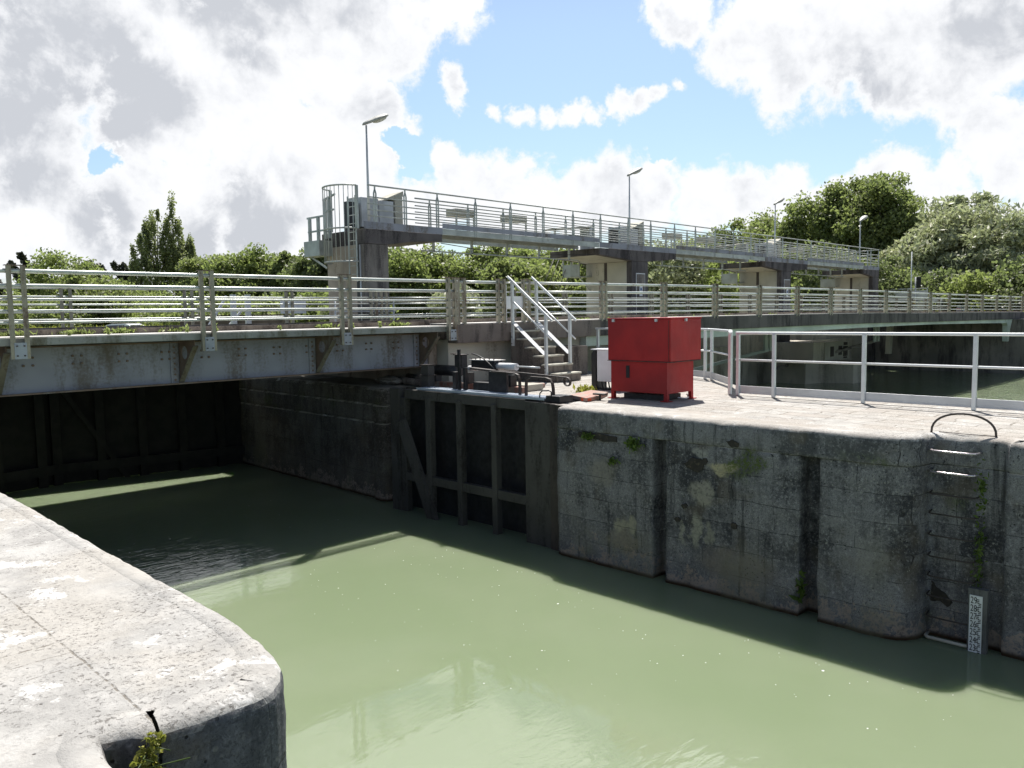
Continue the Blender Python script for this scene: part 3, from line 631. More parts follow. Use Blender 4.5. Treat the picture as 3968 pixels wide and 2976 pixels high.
# red oxide plates and stone block on the quay
for nm, lab, pts, z0, z1 in (('cover_plate', 'rusty red cover plate on the paving between gate end and red cabinet', [(11.45, 9.5), (11.75, 10.15), (12.75, 10.45), (12.6, 9.9), (11.9, 9.55)], 2.665, 2.78),
                        ('cover_plate', 'red oxide steel plate behind the gate machinery', [(12.5, 11.75), (12.5, 13.0), (13.1, 13.2), (13.3, 12.2)], 2.665, 2.80)):
    c = Vector((sum(p[0] for p in pts) / len(pts), sum(p[1] for p in pts) / len(pts), 2.66))
    o = MB().prism(pts, 'z', z0, z0 + (z1 - z0) * .6).build(nm, M['redrust'], None, bevel=.006); rebase(o, c); tag(o, lab, 'metal plate')
o = MB().box(11.5, 11.6, 9.5, 9.66, 2.665, 2.72).build('hinge_block', M['orange']); rebase(o, (11.55, 9.5, 2.66)); tag(o, 'bright orange red anchor block at the end of the gate', 'anchor block')
o = MB().box(12.2, 12.75, 11.75, 12.9, 2.662, 2.80).build('stone_block', M['concp'], bevel=.015); rebase(o, (12.5, 12.3, 2.66)); tag(o, 'pale stone block under the red plate behind the machinery', 'stone block')
tb = thing('mooring_bollard', 'small rusty T-shaped bollard on the coping left of the red cabinet', 'bollard', (11.85, 9.5, 2.66))
MB().tube([(11.85, 9.5, 2.66), (11.85, 9.5, 2.76)], .022, 10).build('stem', M['brown'], tb)
MB().box(11.80, 11.90, 9.36, 9.64, 2.757, 2.79).build('crossbar', M['brown'], tb, bevel=.012)

# ------------------------------------------------------------------ red cabinet
rc = thing('red_cabinet', 'large red metal cabinet on four feet with an overhanging lid', 'cabinet', (12.75, 9.0, 2.66))
MB().box(12.25, 13.24, 8.22, 9.62, 3.385, 4.145).build('hood', M['red'], rc, bevel=.008)
MB().box(12.235, 13.25, 8.205, 9.635, 4.147, 4.172).build('lid', M['red'], rc, bevel=.005)
MB().box(12.30, 13.16, 8.33, 9.59, 2.80, 3.383).build('body', M['red'], rc, bevel=.004)
MB().box(12.294, 12.30, 9.155, 9.235, 3.06, 3.29).build('slot', M['ink'], rc)
MB().box(12.243, 12.249, 8.255, 8.262, 3.4, 4.12).build('seam', M['brown'], rc)
for (x, y) in ((12.30, 8.33), (12.30, 9.52), (13.09, 8.33), (13.09, 9.52)):
    MB().box(x, x + .07, y, y + .07, 2.665, 2.80).build('foot', M['red'], rc)
    MB().box(x - .05, x + .11, y - .05, y + .12, 2.662, 2.674).build('foot_plate', M['red'], rc)
for (x, y) in ((12.235, 9.48), (12.235, 8.52), (12.7, 8.215)):
    MB().box(x - .02, x + .03, y - .03, y + .02, 4.10, 4.15).build('latch', M['alu2'], rc)
MB().box(12.24, 13.25, 8.21, 9.63, 3.372, 3.384).build('lip', M['brown'], rc)
MB().box(12.45, 13.0, 8.5, 9.4, 2.664, 2.76).build('base_pan', M['black'], rc)
MB().tube([(12.6, 8.30, 2.72), (12.75, 8.22, 2.70), (12.95, 8.3, 2.70), (13.05, 8.4, 2.74)], .012).build('cable', M['alu2'], rc)
# control cabinet
cc = thing('control_cabinet', 'light grey control cabinet with black side frame left of the red cabinet', 'control cabinet', (13.6, 10.8, 2.66))
MB().box(13.45, 13.75, 10.36, 10.86, 2.84, 3.50).build('cabinet_box', M['lgrey'], cc, bevel=.012)
MB().prism([(10.875, 2.665), (10.99, 2.665), (10.99, 3.42), (10.93, 3.50), (10.875, 3.50)], 'x', 13.43, 13.8).build('side_frame', M['blackp'], cc)
MB().prism([(10.26, 2.665), (10.345, 2.665), (10.345, 3.50), (10.26, 3.50)], 'x', 13.43, 13.8).build('side_frame', M['blackp'], cc)
MB().box(13.42, 13.8, 10.25, 11.0, 3.502, 3.52).build('roof', M['lgrey'], cc)
for i in range(5): MB().tube([(13.55, 10.45 + i * .09, 2.84), (13.56, 10.44 + i * .09, 2.74), (13.6, 10.46 + i * .085, 2.665)], .016, 6).build('cable', M['blackp'], cc)
MB().box(13.5, 13.7, 10.4, 10.8, 2.665, 2.70).build('base', M['black'], cc)

# ------------------------------------------------------------------ aluminium quay railing
def alu_post(m, x, y, z1, w=.05): m.box(x - w / 2, x + w / 2, y - w / 2, y + w / 2, 2.665, z1)
def quay_railing(label, pts, posts, base, ends=True):
    t = thing('quay_railing', label, 'railing', base)
    P = [Vector((x, y, 0)) for x, y in pts]
    def line(z, w, h, nm, mat='alu'):
        m = MB()
        for a, b2 in zip(P[:-1], P[1:]): m.beam(Vector((a.x, a.y, z)), Vector((b2.x, b2.y, z)), w, h)
        return m.build(nm, M[mat], t, bevel=min(w, h) * .28)
    line(3.85, .075, .05, 'handrail'); 
    m = MB()
    for a, b2 in zip(P[:-1], P[1:]): m.tube([Vector((a.x, a.y, 3.34)), Vector((b2.x, b2.y, 3.34))], .021, 8)
    m.build('mid_rail', M['alu'], t)
    line(2.79, .012, .12, 'kick_plate', 'alu2'); line(2.715, .03, .028, 'base_channel', 'alu2')
    for x, y in posts:
        m = MB(); alu_post(m, x, y, 3.83, .062); m.build('post', M['alu'], t, bevel=.006)
    return t
quay_railing('long grey aluminium railing along the river edge of the island quay', [(14.08, -7.5), (14.12, 8.0)], [(14.1, 7.94), (14.1, 7.21), (14.1, 5.57), (14.1, 3.86), (14.1, 2.1), (14.1, .3), (14.1, -1.6)], (14.1, 3, 2.66))
quay_railing('short angled grey railing panels curving behind the red cabinet', [(14.12, 8.12), (15.57, 8.95), (16.98, 10.30), (17.42, 11.2)], [(14.15, 8.14), (15.50, 8.90), (15.64, 9.0), (16.93, 10.22), (17.1, 10.5), (17.42, 11.2)], (15.6, 9, 2.66))
quay_railing('grey railing behind the control cabinet near the foot of the stairs', [(17.5, 11.3), (17.55, 14.2)], [(17.52, 14.1), (17.5, 12.6), (17.5, 11.4)], (17.5, 13, 2.66))

# ------------------------------------------------------------------ steel opening span
def rz_(x): return 5.045 + (0.03 if x > 13 else 0.0)     # top rail
def camber(x): return 0.0 if x < 13 else 0.05 * math.sin(math.pi * min(1, (x - 13) / 30)) - max(0, x - 38) * 0.0055
BY = 14.3; FY = 21.8
sb = thing('steel_bridge', 'blue grey painted steel opening bridge span with rusty brackets over the lock', 'bridge', (7, 17.4, 3))
MB().box(-3.5, 12.52, BY, FY + .55, 3.90, 4.02).build('deck_slab', M['deckedge'], sb, bevel=.008)  # far edge widened so its shadow narrows the sunlit water strip
MB().box(-3.5, 12.52, BY + .02, BY + 1.05, 4.021, 4.035).build('footway', M['deck'], sb)
MB().box(-3.5, 12.52, BY + 1.08, BY + 1.24, 4.021, 4.13).build('kerb', M['concb'], sb)
MB().box(-3.5, 12.52, BY + 1.24, FY - 1.0, 4.021, 4.04).build('roadway', M['asphalt'], sb)
MB().box(-3.5, 12.52, FY - 1.0, FY - .85, 4.021, 4.13).build('kerb', M['concb'], sb)
for i, y in enumerate((15.1, 17.0, 18.6, 20.0)):
    m = MB(); m.box(-3.5, 12.6, y, y + .02, 3.10, 3.84); m.build('girder_web', M['girder'], sb)
    m = MB(); m.box(-3.5, 12.6, y - .11, y + .13, 3.075, 3.10); m.box(-3.5, 12.6, y - .11, y + .13, 3.84, 3.865); m.build('girder_flange', M['rust'], sb)
bolts = MB()
for gx in np.arange(-2.9, 12.2, 0.75):
    for dx in (0, .14):
        for dz in (0, .13):
            bolts.tube([(gx + dx, 15.10, 3.68 - dz), (gx + dx, 15.07, 3.68 - dz)], .021, 6)
br_x = [0.55, 3.45, 6.42, 9.32, 12.1]
for bx_ in br_x:
    for dz in range(7): bolts.tube([(bx_ - .1, 15.09, 3.16 + dz * .1), (bx_ - .1, 15.055, 3.16 + dz * .1)], .02, 6)
bolts.build('bolts', M['rust'], sb)
def holed(outer, c, r, x0, x1, n=28):
    m = MB(); o2 = []; inn = []
    ed = [(Vector(outer[i]), Vector(outer[(i + 1) % len(outer)])) for i in range(len(outer))]
    angs = sorted([2 * math.pi * k / n for k in range(n)] + [math.atan2(p[1] - c[1], p[0] - c[0]) % (2 * math.pi) for p in outer])
    for a in angs:
        d = Vector((math.cos(a), math.sin(a))); best = None
        for p, q2 in ed:
            e = q2 - p; den = d.x * e.y - d.y * e.x
            if abs(den) < 1e-9: continue
            w = p - Vector(c); t = (w.x * e.y - w.y * e.x) / den; u = (w.x * d.y - w.y * d.x) / den
            if t > 0 and -1e-6 <= u <= 1 + 1e-6 and (best is None or t < best): best = t
        o2.append(Vector(c) + d * best); inn.append(Vector(c) + d * r)
    k = len(angs); vs = []
    for X_ in (x0, x1):
        vs += [(X_, p.x, p.y) for p in o2] + [(X_, p.x, p.y) for p in inn]
    fs = []
    for i in range(k):
        j = (i + 1) % k
        fs += [(i, j, k + j, k + i), (2 * k + j, 2 * k + i, 3 * k + i, 3 * k + j), (i, 2 * k + i, 2 * k + j, j), (k + i, k + j, 3 * k + j, 3 * k + i)]
    m.add(vs, fs); return m
for bx_ in br_x:
    p = holed([(15.1, 3.12), (15.1, 3.895), (14.42, 3.895), (14.42, 3.78)], (14.86, 3.66), .125, bx_, bx_ + .015).build('bracket', M['rust'], sb)
    m = MB(); m.beam((bx_ + .007, 14.40, 3.79), (bx_ + .007, 15.08, 3.10), .15, .018, up=(1, 0, 0)); 
    mm = MB(); a = Vector((0, 14.40, 3.79)); b3 = Vector((0, 15.08, 3.10)); d = (b3 - a).normalized(); nn = Vector((0, -d.z, d.y)) * .012
    vs = []
    for px in (bx_ - .035, bx_ + .06):
        for pt in (a, b3):
            for s_ in (-1, 1): vs.append((px, pt.y + nn.y * s_, pt.z + nn.z * s_))
    mm.add(vs, [(0, 1, 3, 2), (4, 6, 7, 5), (0, 4, 5, 1), (2, 3, 7, 6), (0, 2, 6, 4), (1, 5, 7, 3)])
    mm.build('strut', M['strut'], sb)
    MB().box(bx_ - .17, bx_ - .02, 15.07, 15.098, 3.10, 3.84).build('splice_plate', M['girder'], sb)

# ------------------------------------------------------------------ bridge railings
RAILZ = [(5.045, .034), (4.822, .031), (4.612, .020), (4.437, .020), (4.255, .020)]
def bridge_rail(label, y, x0, x1, posts, base, kind='near', rows=RAILZ, cap=True, grp=None):
    t = thing('bridge_railing', label, 'railing', base, grp)
    n = max(2, int((x1 - x0) / 2.5) + 1); xs = [x0 + (x1 - x0) * i / (n - 1) for i in range(n)]
    for z, r in rows:
        MB().tube([(x, y, z + camber(x)) for x in xs], r, 8).build('rail', M['galv'], t)
    for px, zb in posts:
        m = MB(); c = camber(px)
        for s_ in (-1, 1):
            xx = px + s_ * .098
            m.box(xx - .012, xx + .012, y - .05, y + .055, zb, 5.125 + c)
            m.box(xx - .036, xx + .036, y - .055, y - .050, zb, 5.125 + c)
        m.build('post', M['post'], t)
        MB().box(px - .14, px + .14, y - .06, y + .06, 5.125 + c, 5.137 + c).build('post_cap', M['rust'], t)
        if zb < 3.9:
            MB().box(px - .085, px + .085, y - .062, y - .04, zb, zb + .25).build('bolt_plate', M['plate'], t)
            bb = MB()
            for dx in (-.05, .05):
                for dz in (.05, .2): bb.tube([(px + dx, y - .06, zb + dz), (px + dx, y - .085, zb + dz)], .012, 6)
            bb.build('bolts', M['brown'], t)
    return t
bridge_rail('near railing of the opening span with paired flat posts and five tubes', BY - .06, -3.2, 12.56, [(.68, 3.70), (3.60, 3.70), (6.60, 3.70), (9.52, 3.70), (12.38, 3.70)], (5, BY, 4.03))
bridge_rail('short railing piece between the opening span and the stairs', BY + .05, 12.60, 14.15, [(12.76, 4.05), (14.07, 4.05)], (13.4, BY, 4.05))
bridge_rail('long near railing of the concrete span running off to the right', BY + .05, 14.85, 73.8, [(14.95, 4.05)] + [(18.06 + 2.945 * i, 4.05) for i in range(19)], (37, BY, 4.05))
FR = [(5.06, .022), (4.86, .022), (4.67, .022), (4.49, .022), (4.31, .022)]
bridge_rail('far railing of the opening span seen through the near one', FY - .2, -3.2, 15.6, [(0.5 + 3.0 * i, 4.05) for i in range(6)] , (6, FY, 4.05), rows=FR)
bridge_rail('far railing of the concrete span behind the near one', FY - .2, 15.7, 71.0, [(15.9 + 2.95 * i, 4.05) for i in range(19)], (37, FY, 4.05), rows=FR)

# ------------------------------------------------------------------ concrete span
cb = thing('concrete_bridge', 'concrete road bridge with black stained edge and pale green girder over the river', 'bridge', (37, 17.4, 3))
def cz(x): return 4.07 + camber(x)
xs = [12.6 + (60.6 - 12.6) * i / 24 for i in range(25)]
def ribbon(y0, y1, zlo, zhi, nm, mat, x0=12.6, x1=74.0, bev=0):
    m = MB(); xx = [x0 + (x1 - x0) * i / 30 for i in range(31)]
    top = [(x, zhi(x)) for x in xx]; bot = [(x, zlo(x)) for x in reversed(xx)]
    m.prism(top + bot, 'y', y0, y1); return m.build(nm, M[mat], cb, bevel=bev)
M['edgeL'] = stained('brown black edge concrete', (0.20, 0.17, 0.15), (0.07, 0.06, 0.055), 0.5, 0.9, scale=1.5, bmp=0.6, fine=30)
ribbon(BY, BY + .35, lambda x: cz(x) - .45, lambda x: cz(x) - .004, 'edge_beam', 'edgeL', 12.6, 17.9, .02)
ribbon(BY + .003, BY + .35, lambda x: cz(x) - .45, lambda x: cz(x) - .004, 'edge_beam', 'concd', 17.904, 74, .02)
ribbon(BY + .35, FY + .3, lambda x: cz(x) - .35, lambda x: cz(x) - .06, 'deck_slab', 'conc')
ribbon(BY + .02, BY + 1.0, lambda x: cz(x) - .003, lambda x: cz(x) + .012, 'footway', 'deck')
ribbon(BY + 1.02, BY + 1.2, lambda x: cz(x) - .05, lambda x: cz(x) + .09, 'kerb', 'concb')
ribbon(FY - 1.1, FY - .9, lambda x: cz(x) - .05, lambda x: cz(x) + .07, 'kerb', 'concb')
zg = lambda x: 3.37 if x < 18 else (3.37 + .10 * math.sin(math.pi * (x - 17) / 40) - max(0, x - 45) * .006)
ribbon(BY + .12, BY + .34, zg, lambda x: cz(x) - .448, 'girder', 'girderw', 17.4, 59.4)
for y in (16.4, 18.2, 19.9): ribbon(y, y + .3, zg, lambda x: cz(x) - .348, 'girder', 'conc', 17.4, 60.4)
m = MB(); m.prism([(58.6, 3.5), (60.2, 3.5), (59.75, 2.9), (59.5, 2.1), (59.2, 2.1), (59.15, 3.1)], 'y', BY + .1, BY + .4); m.build('end_leg', M['girderw'], cb)
m = MB(); m.prism([(58.2, 3.3), (58.7, 3.3), (58.4, 1.2), (58.0, 1.2)], 'y', FY - .6, FY - .3); m.build('end_leg', M['concp'], cb)
ab = thing('bridge_abutment', 'grey concrete abutment wall between the opening span and the stairs', 'abutment', (15, 17, 2.66))
MB().box(12.62, 17.45, BY + .36, 21.2, 2.66, 3.70).build('wall', M['concp'], ab)
MB().box(12.35, 12.61, BY + .75, 20.3, 2.67, 3.88).build('bearing_block', M['tanc'], ab, bevel=.03)
MB().box(16.1, 16.9, 13.95, BY + .3, 2.665, 3.42).build('pier_block', M['concb'], ab, bevel=.02)
ab3 = thing('bridge_abutment', 'concrete abutment at the left end of the opening span', 'abutment', (0, 18, 2.66))
MB().box(-3.4, 1.5, 15.3, 21.4, 2.0, 3.07).build('wall', M['conc'], ab3)
MB().box(-60, -3.52, BY, FY + .3, 2.5, 4.02).build('ramp', M['conc'], ab3)
ab2 = thing('bridge_abutment', 'dark concrete abutment on the far right river bank', 'abutment', (62, 17, 0))
MB().box(60.2, 63.5, 12.0, 24.38, -1.5, 3.50).build('wall', M['conc'], ab2, bevel=.03)
# timber and stones lying below the opening span
for i, (a, b2, r) in enumerate((((12.3, 15.8, 2.82), (11.9, 14.35, 2.80), .07), ((12.0, 16.2, 2.77), (11.75, 14.6, 2.74), .08))):
    o = MB().tube([a, b2], r, 8).build('log', M['concb']); rebase(o, (b2[0], b2[1], 2.66)); tag(o, ('upper' if i == 0 else 'lower') + ' of two pale logs lying in shade below the opening span', 'log')
def rock(name, c, r, mat, seed):
    bm = bmesh.new(); bmesh.ops.create_icosphere(bm, subdivisions=3, radius=1)
    for v in bm.verts:
        d = 1 + .25 * noise.fractal(v.co * 1.3 + Vector((seed, 0, 0)), 1, 2, 4); v.co = Vector((v.co.x * r[0] * d, v.co.y * r[1] * d, v.co.z * r[2] * d))
    me = bpy.data.meshes.new(name); bm.to_mesh(me); bm.free(); me.materials.append(mat)
    for p in me.polygons: p.use_smooth = True
    o = bpy.data.objects.new(name, me); COL.objects.link(o); o.location = c; return o
tag(rock('rubble_stone', (11.72, 15.75, 2.74), (.25, .42, .12), M['stonedk'], 3), 'flat grey rubble stone under the opening span by the wall edge', 'stone')

# ------------------------------------------------------------------ stairs
st = thing('concrete_stairs', 'worn dark concrete steps climbing from the quay to the bridge', 'stairs', (14.8, 13.5, 2.66))
m = MB(); prof = [(12.76, 2.665)]
ys = [12.76, 13.03, 13.31, 13.58, 13.85, 14.12]; zs = [2.865, 3.07, 3.27, 3.47, 3.68, 3.87]
for y_, z_ in zip(ys, zs): prof += [(y_, prof[-1][1]), (y_, z_)]
prof = prof[1:] + [(14.30, 3.87), (14.30, 2.665)]
m.prism(prof, 'x', 14.34, 15.20); m.build('flight', M['concb'], st, bevel=.02)
m = MB()
for y_, z_ in zip(ys, zs): m.box(14.33, 15.21, y_ - .015, y_ + .24, z_ - .035, z_ + .004)
m.build('treads', M['concp'], st, bevel=.012)
def stair_rail(x, label, up_bot):
    t = thing('stair_railing', label, 'stair railing', (x, 13.2, 2.8))
    MB().beam((x, 12.87, 4.10), (x, 14.33, 5.20), .055, .045, up=(1, 0, 0)).build('handrail', M['alu'], t, bevel=.008)
    MB().tube([(x, 12.9, 3.66), (x, 14.2, 4.62)], .02, 8).build('mid_rail', M['alu'], t)
    MB().beam((x, 13.10, 3.42 - .12), (x, 14.15, 4.15 - .08), .012, .15, up=(1, 0, 0)).build('kick_plate', M['alu2'], t)
    MB().box(x - .03, x + .03, 13.04, 13.11, 2.83 if up_bot < 3.6 else 3.05, 4.24).build('post', M['alu'], t, bevel=.005)
    MB().box(x - .03, x + .03, 14.14, 14.21, up_bot, 5.10).build('post', M['alu'], t, bevel=.005)
    bb = MB()
    for yy, zz in ((13.09, 2.9), (13.09, 2.98), (14.18, up_bot + .06), (14.18, up_bot + .22)): bb.tube([(x - .03, yy, zz), (x - .045, yy, zz)], .012, 6)
    bb.build('bolts', M['black'], t)
stair_rail(14.30, 'left light grey metal railing of the concrete stairs', 3.50)
stair_rail(15.16, 'right light grey metal railing of the concrete stairs', 3.88)
gt = thing('safety_gate', 'small light grey gate panel at the top of the stairs', 'gate', (14.5, 14.35, 4.08))
MB().box(14.2, 14.85, BY + .03, BY + .05, 4.42, 4.72).build('panel', M['lgrey'], gt)
MB().tube([(14.17, BY + .05, 4.42), (14.87, BY + .05, 4.42)], .018).build('bar', M['galv'], gt)
MB().tube([(14.17, BY + .05, 5.05), (14.87, BY + .05, 5.05)], .02).build('bar', M['galv'], gt)
MB().box(14.19, 14.23, BY + .0, BY + .06, 4.08, 5.0).build('stile', M['lgrey'], gt)

# ------------------------------------------------------------------ ladder, hoop, water gauge
ld = thing('wall_ladder', 'steel rung ladder set in the lock wall recess under the arched grab bar', 'ladder', (11.05, 3.2, 0))
rz = [2.47, 2.20, 1.92, 1.665, 1.385, 1.11, .85, .595, .32, .045]
for i, z_ in enumerate(rz):
    mat = 'rod' if i < 2 else ('concp' if i == 9 else 'brown')
    MB().tube([(11.2, 3.52, z_), (11.04, 3.50, z_), (11.0, 3.46, z_), (11.0, 3.06, z_), (11.02, 3.0, z_), (11.08, 2.97, z_), (11.2, 2.96, z_)], .0135 if i < 2 else (.010 if i < 9 else .022), 8).build('rung', M[mat], ld)
hp = MB(); pts = []
for k in range(17):
    a = math.pi * k / 16; pts.append((11.33 - .02 * math.cos(a), 3.215 + .37 * math.cos(a), 2.655 + .27 * (math.sin(a) ** .8)))
o = hp.tube(pts, .0145, 8).build('grab_hoop', M['brown']); rebase(o, (11.36, 3.17, 2.66)); tag(o, 'arched brown steel grab bar on the coping above the wall ladder', 'grab bar')
ch = MB().tube([(11.33, 3.5, 2.67), (11.3, 3.2, 2.672), (11.33, 2.85, 2.67)], .006, 6).build('chain', M['brown']); rebase(ch, (11.3, 3.2, 2.67)); tag(ch, 'thin rusty chain lying on the coping under the grab bar', 'chain')
ga = thing('water_gauge', 'white water level board numbered 29 to 23 standing in the water by the ladder', 'gauge board', (11.0, 2.75, 0))
GXX = 10.985; gy1, gy0 = 2.985, 2.842
MB().box(GXX, GXX + .012, gy0, gy1, -.55, .72).build('board', M['white'], ga)
MB().box(GXX + .013, GXX + .11, gy0 - .05, gy1 + .02, -.55, .80).build('backing_board', M['gatec'], ga)
def textmesh(txt, size, mat, parent, mtx, name='number', extr=.001):
    cu = bpy.data.curves.new(name, 'FONT'); cu.body = txt; cu.size = size; cu.extrude = extr; cu.align_x = 'CENTER'; cu.align_y = 'CENTER'
    to = bpy.data.objects.new(name, cu); COL.objects.link(to)
    me = bpy.data.meshes.new_from_object(to.evaluated_get(bpy.context.evaluated_depsgraph_get()))
    bpy.data.objects.remove(to); me.materials.append(mat)
    off = Vector((0, 0, 0)); pp = parent
    while pp is not None: off += pp.location; pp = pp.parent
    me.transform(Matrix.Translation(-off) @ mtx)
    o2 = bpy.data.objects.new(name, me); COL.objects.link(o2); o2.parent = parent; return o2
# text plane faces -X; text right runs towards -Y
FACE_MX = Matrix(((0, 0, -1, 0), (-1, 0, 0, 0), (0, 1, 0, 0), (0, 0, 0, 1)))
for i, n_ in enumerate(('29', '28', '27', '26', '25', '24', '23')):
    mt = Matrix.Translation((GXX - .0015, gy1 - .048, .655 - .1 * i)) @ FACE_MX @ Matrix.Diagonal((.72, 1.15, 1, 1))
    textmesh(n_, .105, M['ink'], ga, mt)
tk = MB()
for i in range(14):
    z0 = .68 - i * .05
    for j in range(3):
        yy = gy0 + (.052 if i % 2 == 0 else .03)
        tk.box(GXX - .002, GXX, gy0 + .012 + (.0 if i % 2 else .022), yy + .012, z0 - j * .02, z0 - j * .02 - .010)
tk.build('scale_marks', M['ink'], ga)

# ------------------------------------------------------------------ weir gantry
GY = 23.0
def gzf(x): return 7.22 - (x - 16.2) * .0040          # walkway level
PIL = [(16.22, 17.19, 16.2, 19.62), (31.1, 32.38, 28.72, 34.7), (45.8, 47.0, 43.8, 49.15), (59.5, 60.55, 57.8, 60.6)]
plabs = ['first concrete gantry pillar from the left, carrying the caged ladder', 'second gantry pillar from the left, wide cap and notice on its door',
         'third gantry pillar from the left, wide cap and small door', 'last and farthest gantry pillar at the right end of the walkway']
for i, (x0, x1, c0, c1) in enumerate(PIL):
    zt = gzf((x0 + x1) / 2); xc = (x0 + x1) / 2
    t = thing('gantry_pillar', plabs[i], 'pillar', (xc, 24, 0), 'concrete pillars of the weir gantry')
    MB().box(x0, x1, GY + .0, GY + .30, -1.0, zt - .5).build('front_column', M['concd'] if i else M['conc'], t, bevel=.02)
    MB().box(x0 - (.0 if i else .0), x1 - .03, GY + .304, GY + (2.3 if i == 0 else 2.75), -1.0, zt - .5).build('shaft', M['concp'] if i else M['tanc'], t, bevel=.02)
    if i == 0: top = [(x0, zt), (c1, zt - .01), (c1, zt - .27), (x1 + .9, zt - .36), (x1, zt - .498), (x0, zt - .498)]
    elif i == 3: top = [(c0, zt), (x1, zt), (x1, zt - .498), (x0, zt - .498), (x0 - .8, zt - .38), (c0, zt - .3)]
    else: top = [(c0, zt), (c1, zt), (c1, zt - .3), (xc + 1.1, zt - .44), (xc + .55, zt - .498), (xc - .55, zt - .498), (xc - 1.1, zt - .44), (c0, zt - .3)]
    MB().prism(top, 'y', GY - .02, GY + 2.95 if i else GY + 2.6).build('cap', M['concd'], t, bevel=.02)
    if i: 
        q_ = [(p[0], p[1] - .012) for p in top if p[1] < zt - .1]
        bq = MB()
        zz = [p for p in top if p[1] < zt - .1]; zz = sorted(zz)
        vs = [(p[0] * 1.0, GY + .25, p[1] - .006) for p in zz] + [(p[0], GY + 2.7, p[1] - .006) for p in zz]; k_ = len(zz)
        bq.add(vs, [(j, j + 1, k_ + j + 1, k_ + j) for j in range(k_ - 1)])
        bq.build('soffit', M['concp'], t)  # underside paler than the cap: ground bounce put into its colour
        if i < 3:
            dx0 = x0 + .35
            MB().box(dx0 - .05, dx0 + .65, GY - .022, GY - .002, 3.9, 6.12).build('door_frame', M['alu2'], t)
            dr = MB().box(dx0, dx0 + .6, GY - .04, GY - .024, 3.95, 6.07).build('door', M['conc'], t)
            sg = MB().box(dx0 + .18, dx0 + .42, GY - .048, GY - .041, 5.05, 5.55).build('notice', M['white'], t)
            d_ = MB(); d_.tube([(dx0 + .3, GY - .048, 5.37), (dx0 + .3, GY - .052, 5.37)], .07, 12); d_.build('notice_symbol', M['blue'], t)
        # dark vertical drip joint on the pale face
        MB().box(x0 - .012, x0 - .002, GY + 1.45, GY + 1.62, 0, zt - .5).build('joint', M['brown'], t)
    else:
        MB().box(x0 - .012, x0 - .002, GY + .30, GY + .5, 0, zt - .5).build('joint', M['black'], t)
        MB().tube([(x0 - .02, GY + .25, 3.5), (x0 - .02, GY + .25, 6.7)], .03, 8).build('drain_pipe', M['alu2'], t)
# river pier below pillars
pr = thing('weir_pier', 'massive concrete weir pier standing in the river below the third pillar', 'pier', (46.5, 22, 0))
MB().prism([(45.6, 26.5), (45.5, 21.3), (46.9, 20.9), (47.4, 19.3), (49.6, 19.4), (49.6, 26.5)], 'z', -1.5, 1.22).build('base', M['concw'], pr, bevel=.05)
MB().box(44.4, 45.6, 20.9, 22.5, 1.24, 1.30).build('ledge', M['concp'], pr)
MB().box(45.62, 49.3, 20.9, 26.3, 1.22, 2.40).build('upper_block', M['concw'], pr, bevel=.02)
MB().box(47.05, 50.4, 20.86, 20.895, 1.30, 2.36).build('slotted_panel', M['concp'], pr)
sl_ = MB()
for xx, z0, z1, w in ((48.0, 1.5, 2.1, .22), (49.15, 1.55, 2.1, .22), (49.9, 1.45, 2.05, .3), (49.9, 2.12, 2.3, .25), (49.9, 1.32, 1.42, .25)): sl_.box(xx - w, xx + w, 20.83, 20.862, z0, z1)
sl_.build('slots', M['brown'], pr)
wr = thing('weir_wall', 'stained concrete weir wall in shade behind the road bridge', 'weir', (40, 24.5, 0))
MB().box(17.2, 60.6, 24.4, 27.3, -1.5, 3.34).build('wall', M['concw'], wr)
for xx in (24, 38.5, 53.5): MB().box(xx - 5.3, xx + 5.3, 24.1, 24.39, -.8, 2.3).build('sluice_gate', M['concw'], wr)
MB().prism([(17.8, .3), (17.8, 3.1), (30.9, 3.1), (30.9, .3)], 'y', 23.9, 24.2).build('wing_wall', M['concw'], wr)
for i in range(2):
    x_ = (37.6, 51.3)[i]
    fr = thing('pipe_bracket', ('left' if i == 0 else 'right') + ' pale twin bracket hanging under the concrete bridge with a sloping pipe', 'bracket', (x_, 19.5, 3))
    MB().box(x_ - .4, x_ - .1, 19.5, 19.6, 2.3, 3.5).build('hanger', M['girderw'], fr); MB().box(x_ + .1, x_ + .4, 19.5, 19.6, 2.3, 3.5).build('hanger', M['girderw'], fr)
    MB().beam((x_, 19.55, 2.35), (x_ - 6.5, 22.8, .9), .18, .14).build('pipe', M['girderw'] if i == 0 else M['conc'], fr)
bn = thing('bank_wall', 'dark retaining wall of the right river bank with a pale ledge', 'wall', (61, 0, 0))
MB().box(60.6, 62.0, -120, 11.98, -1.5, 3.3).build('wall', M['concw'], bn); MB().box(60.3, 60.59, -120, 11.9, 1.15, 1.3).build('ledge', M['concp'], bn)

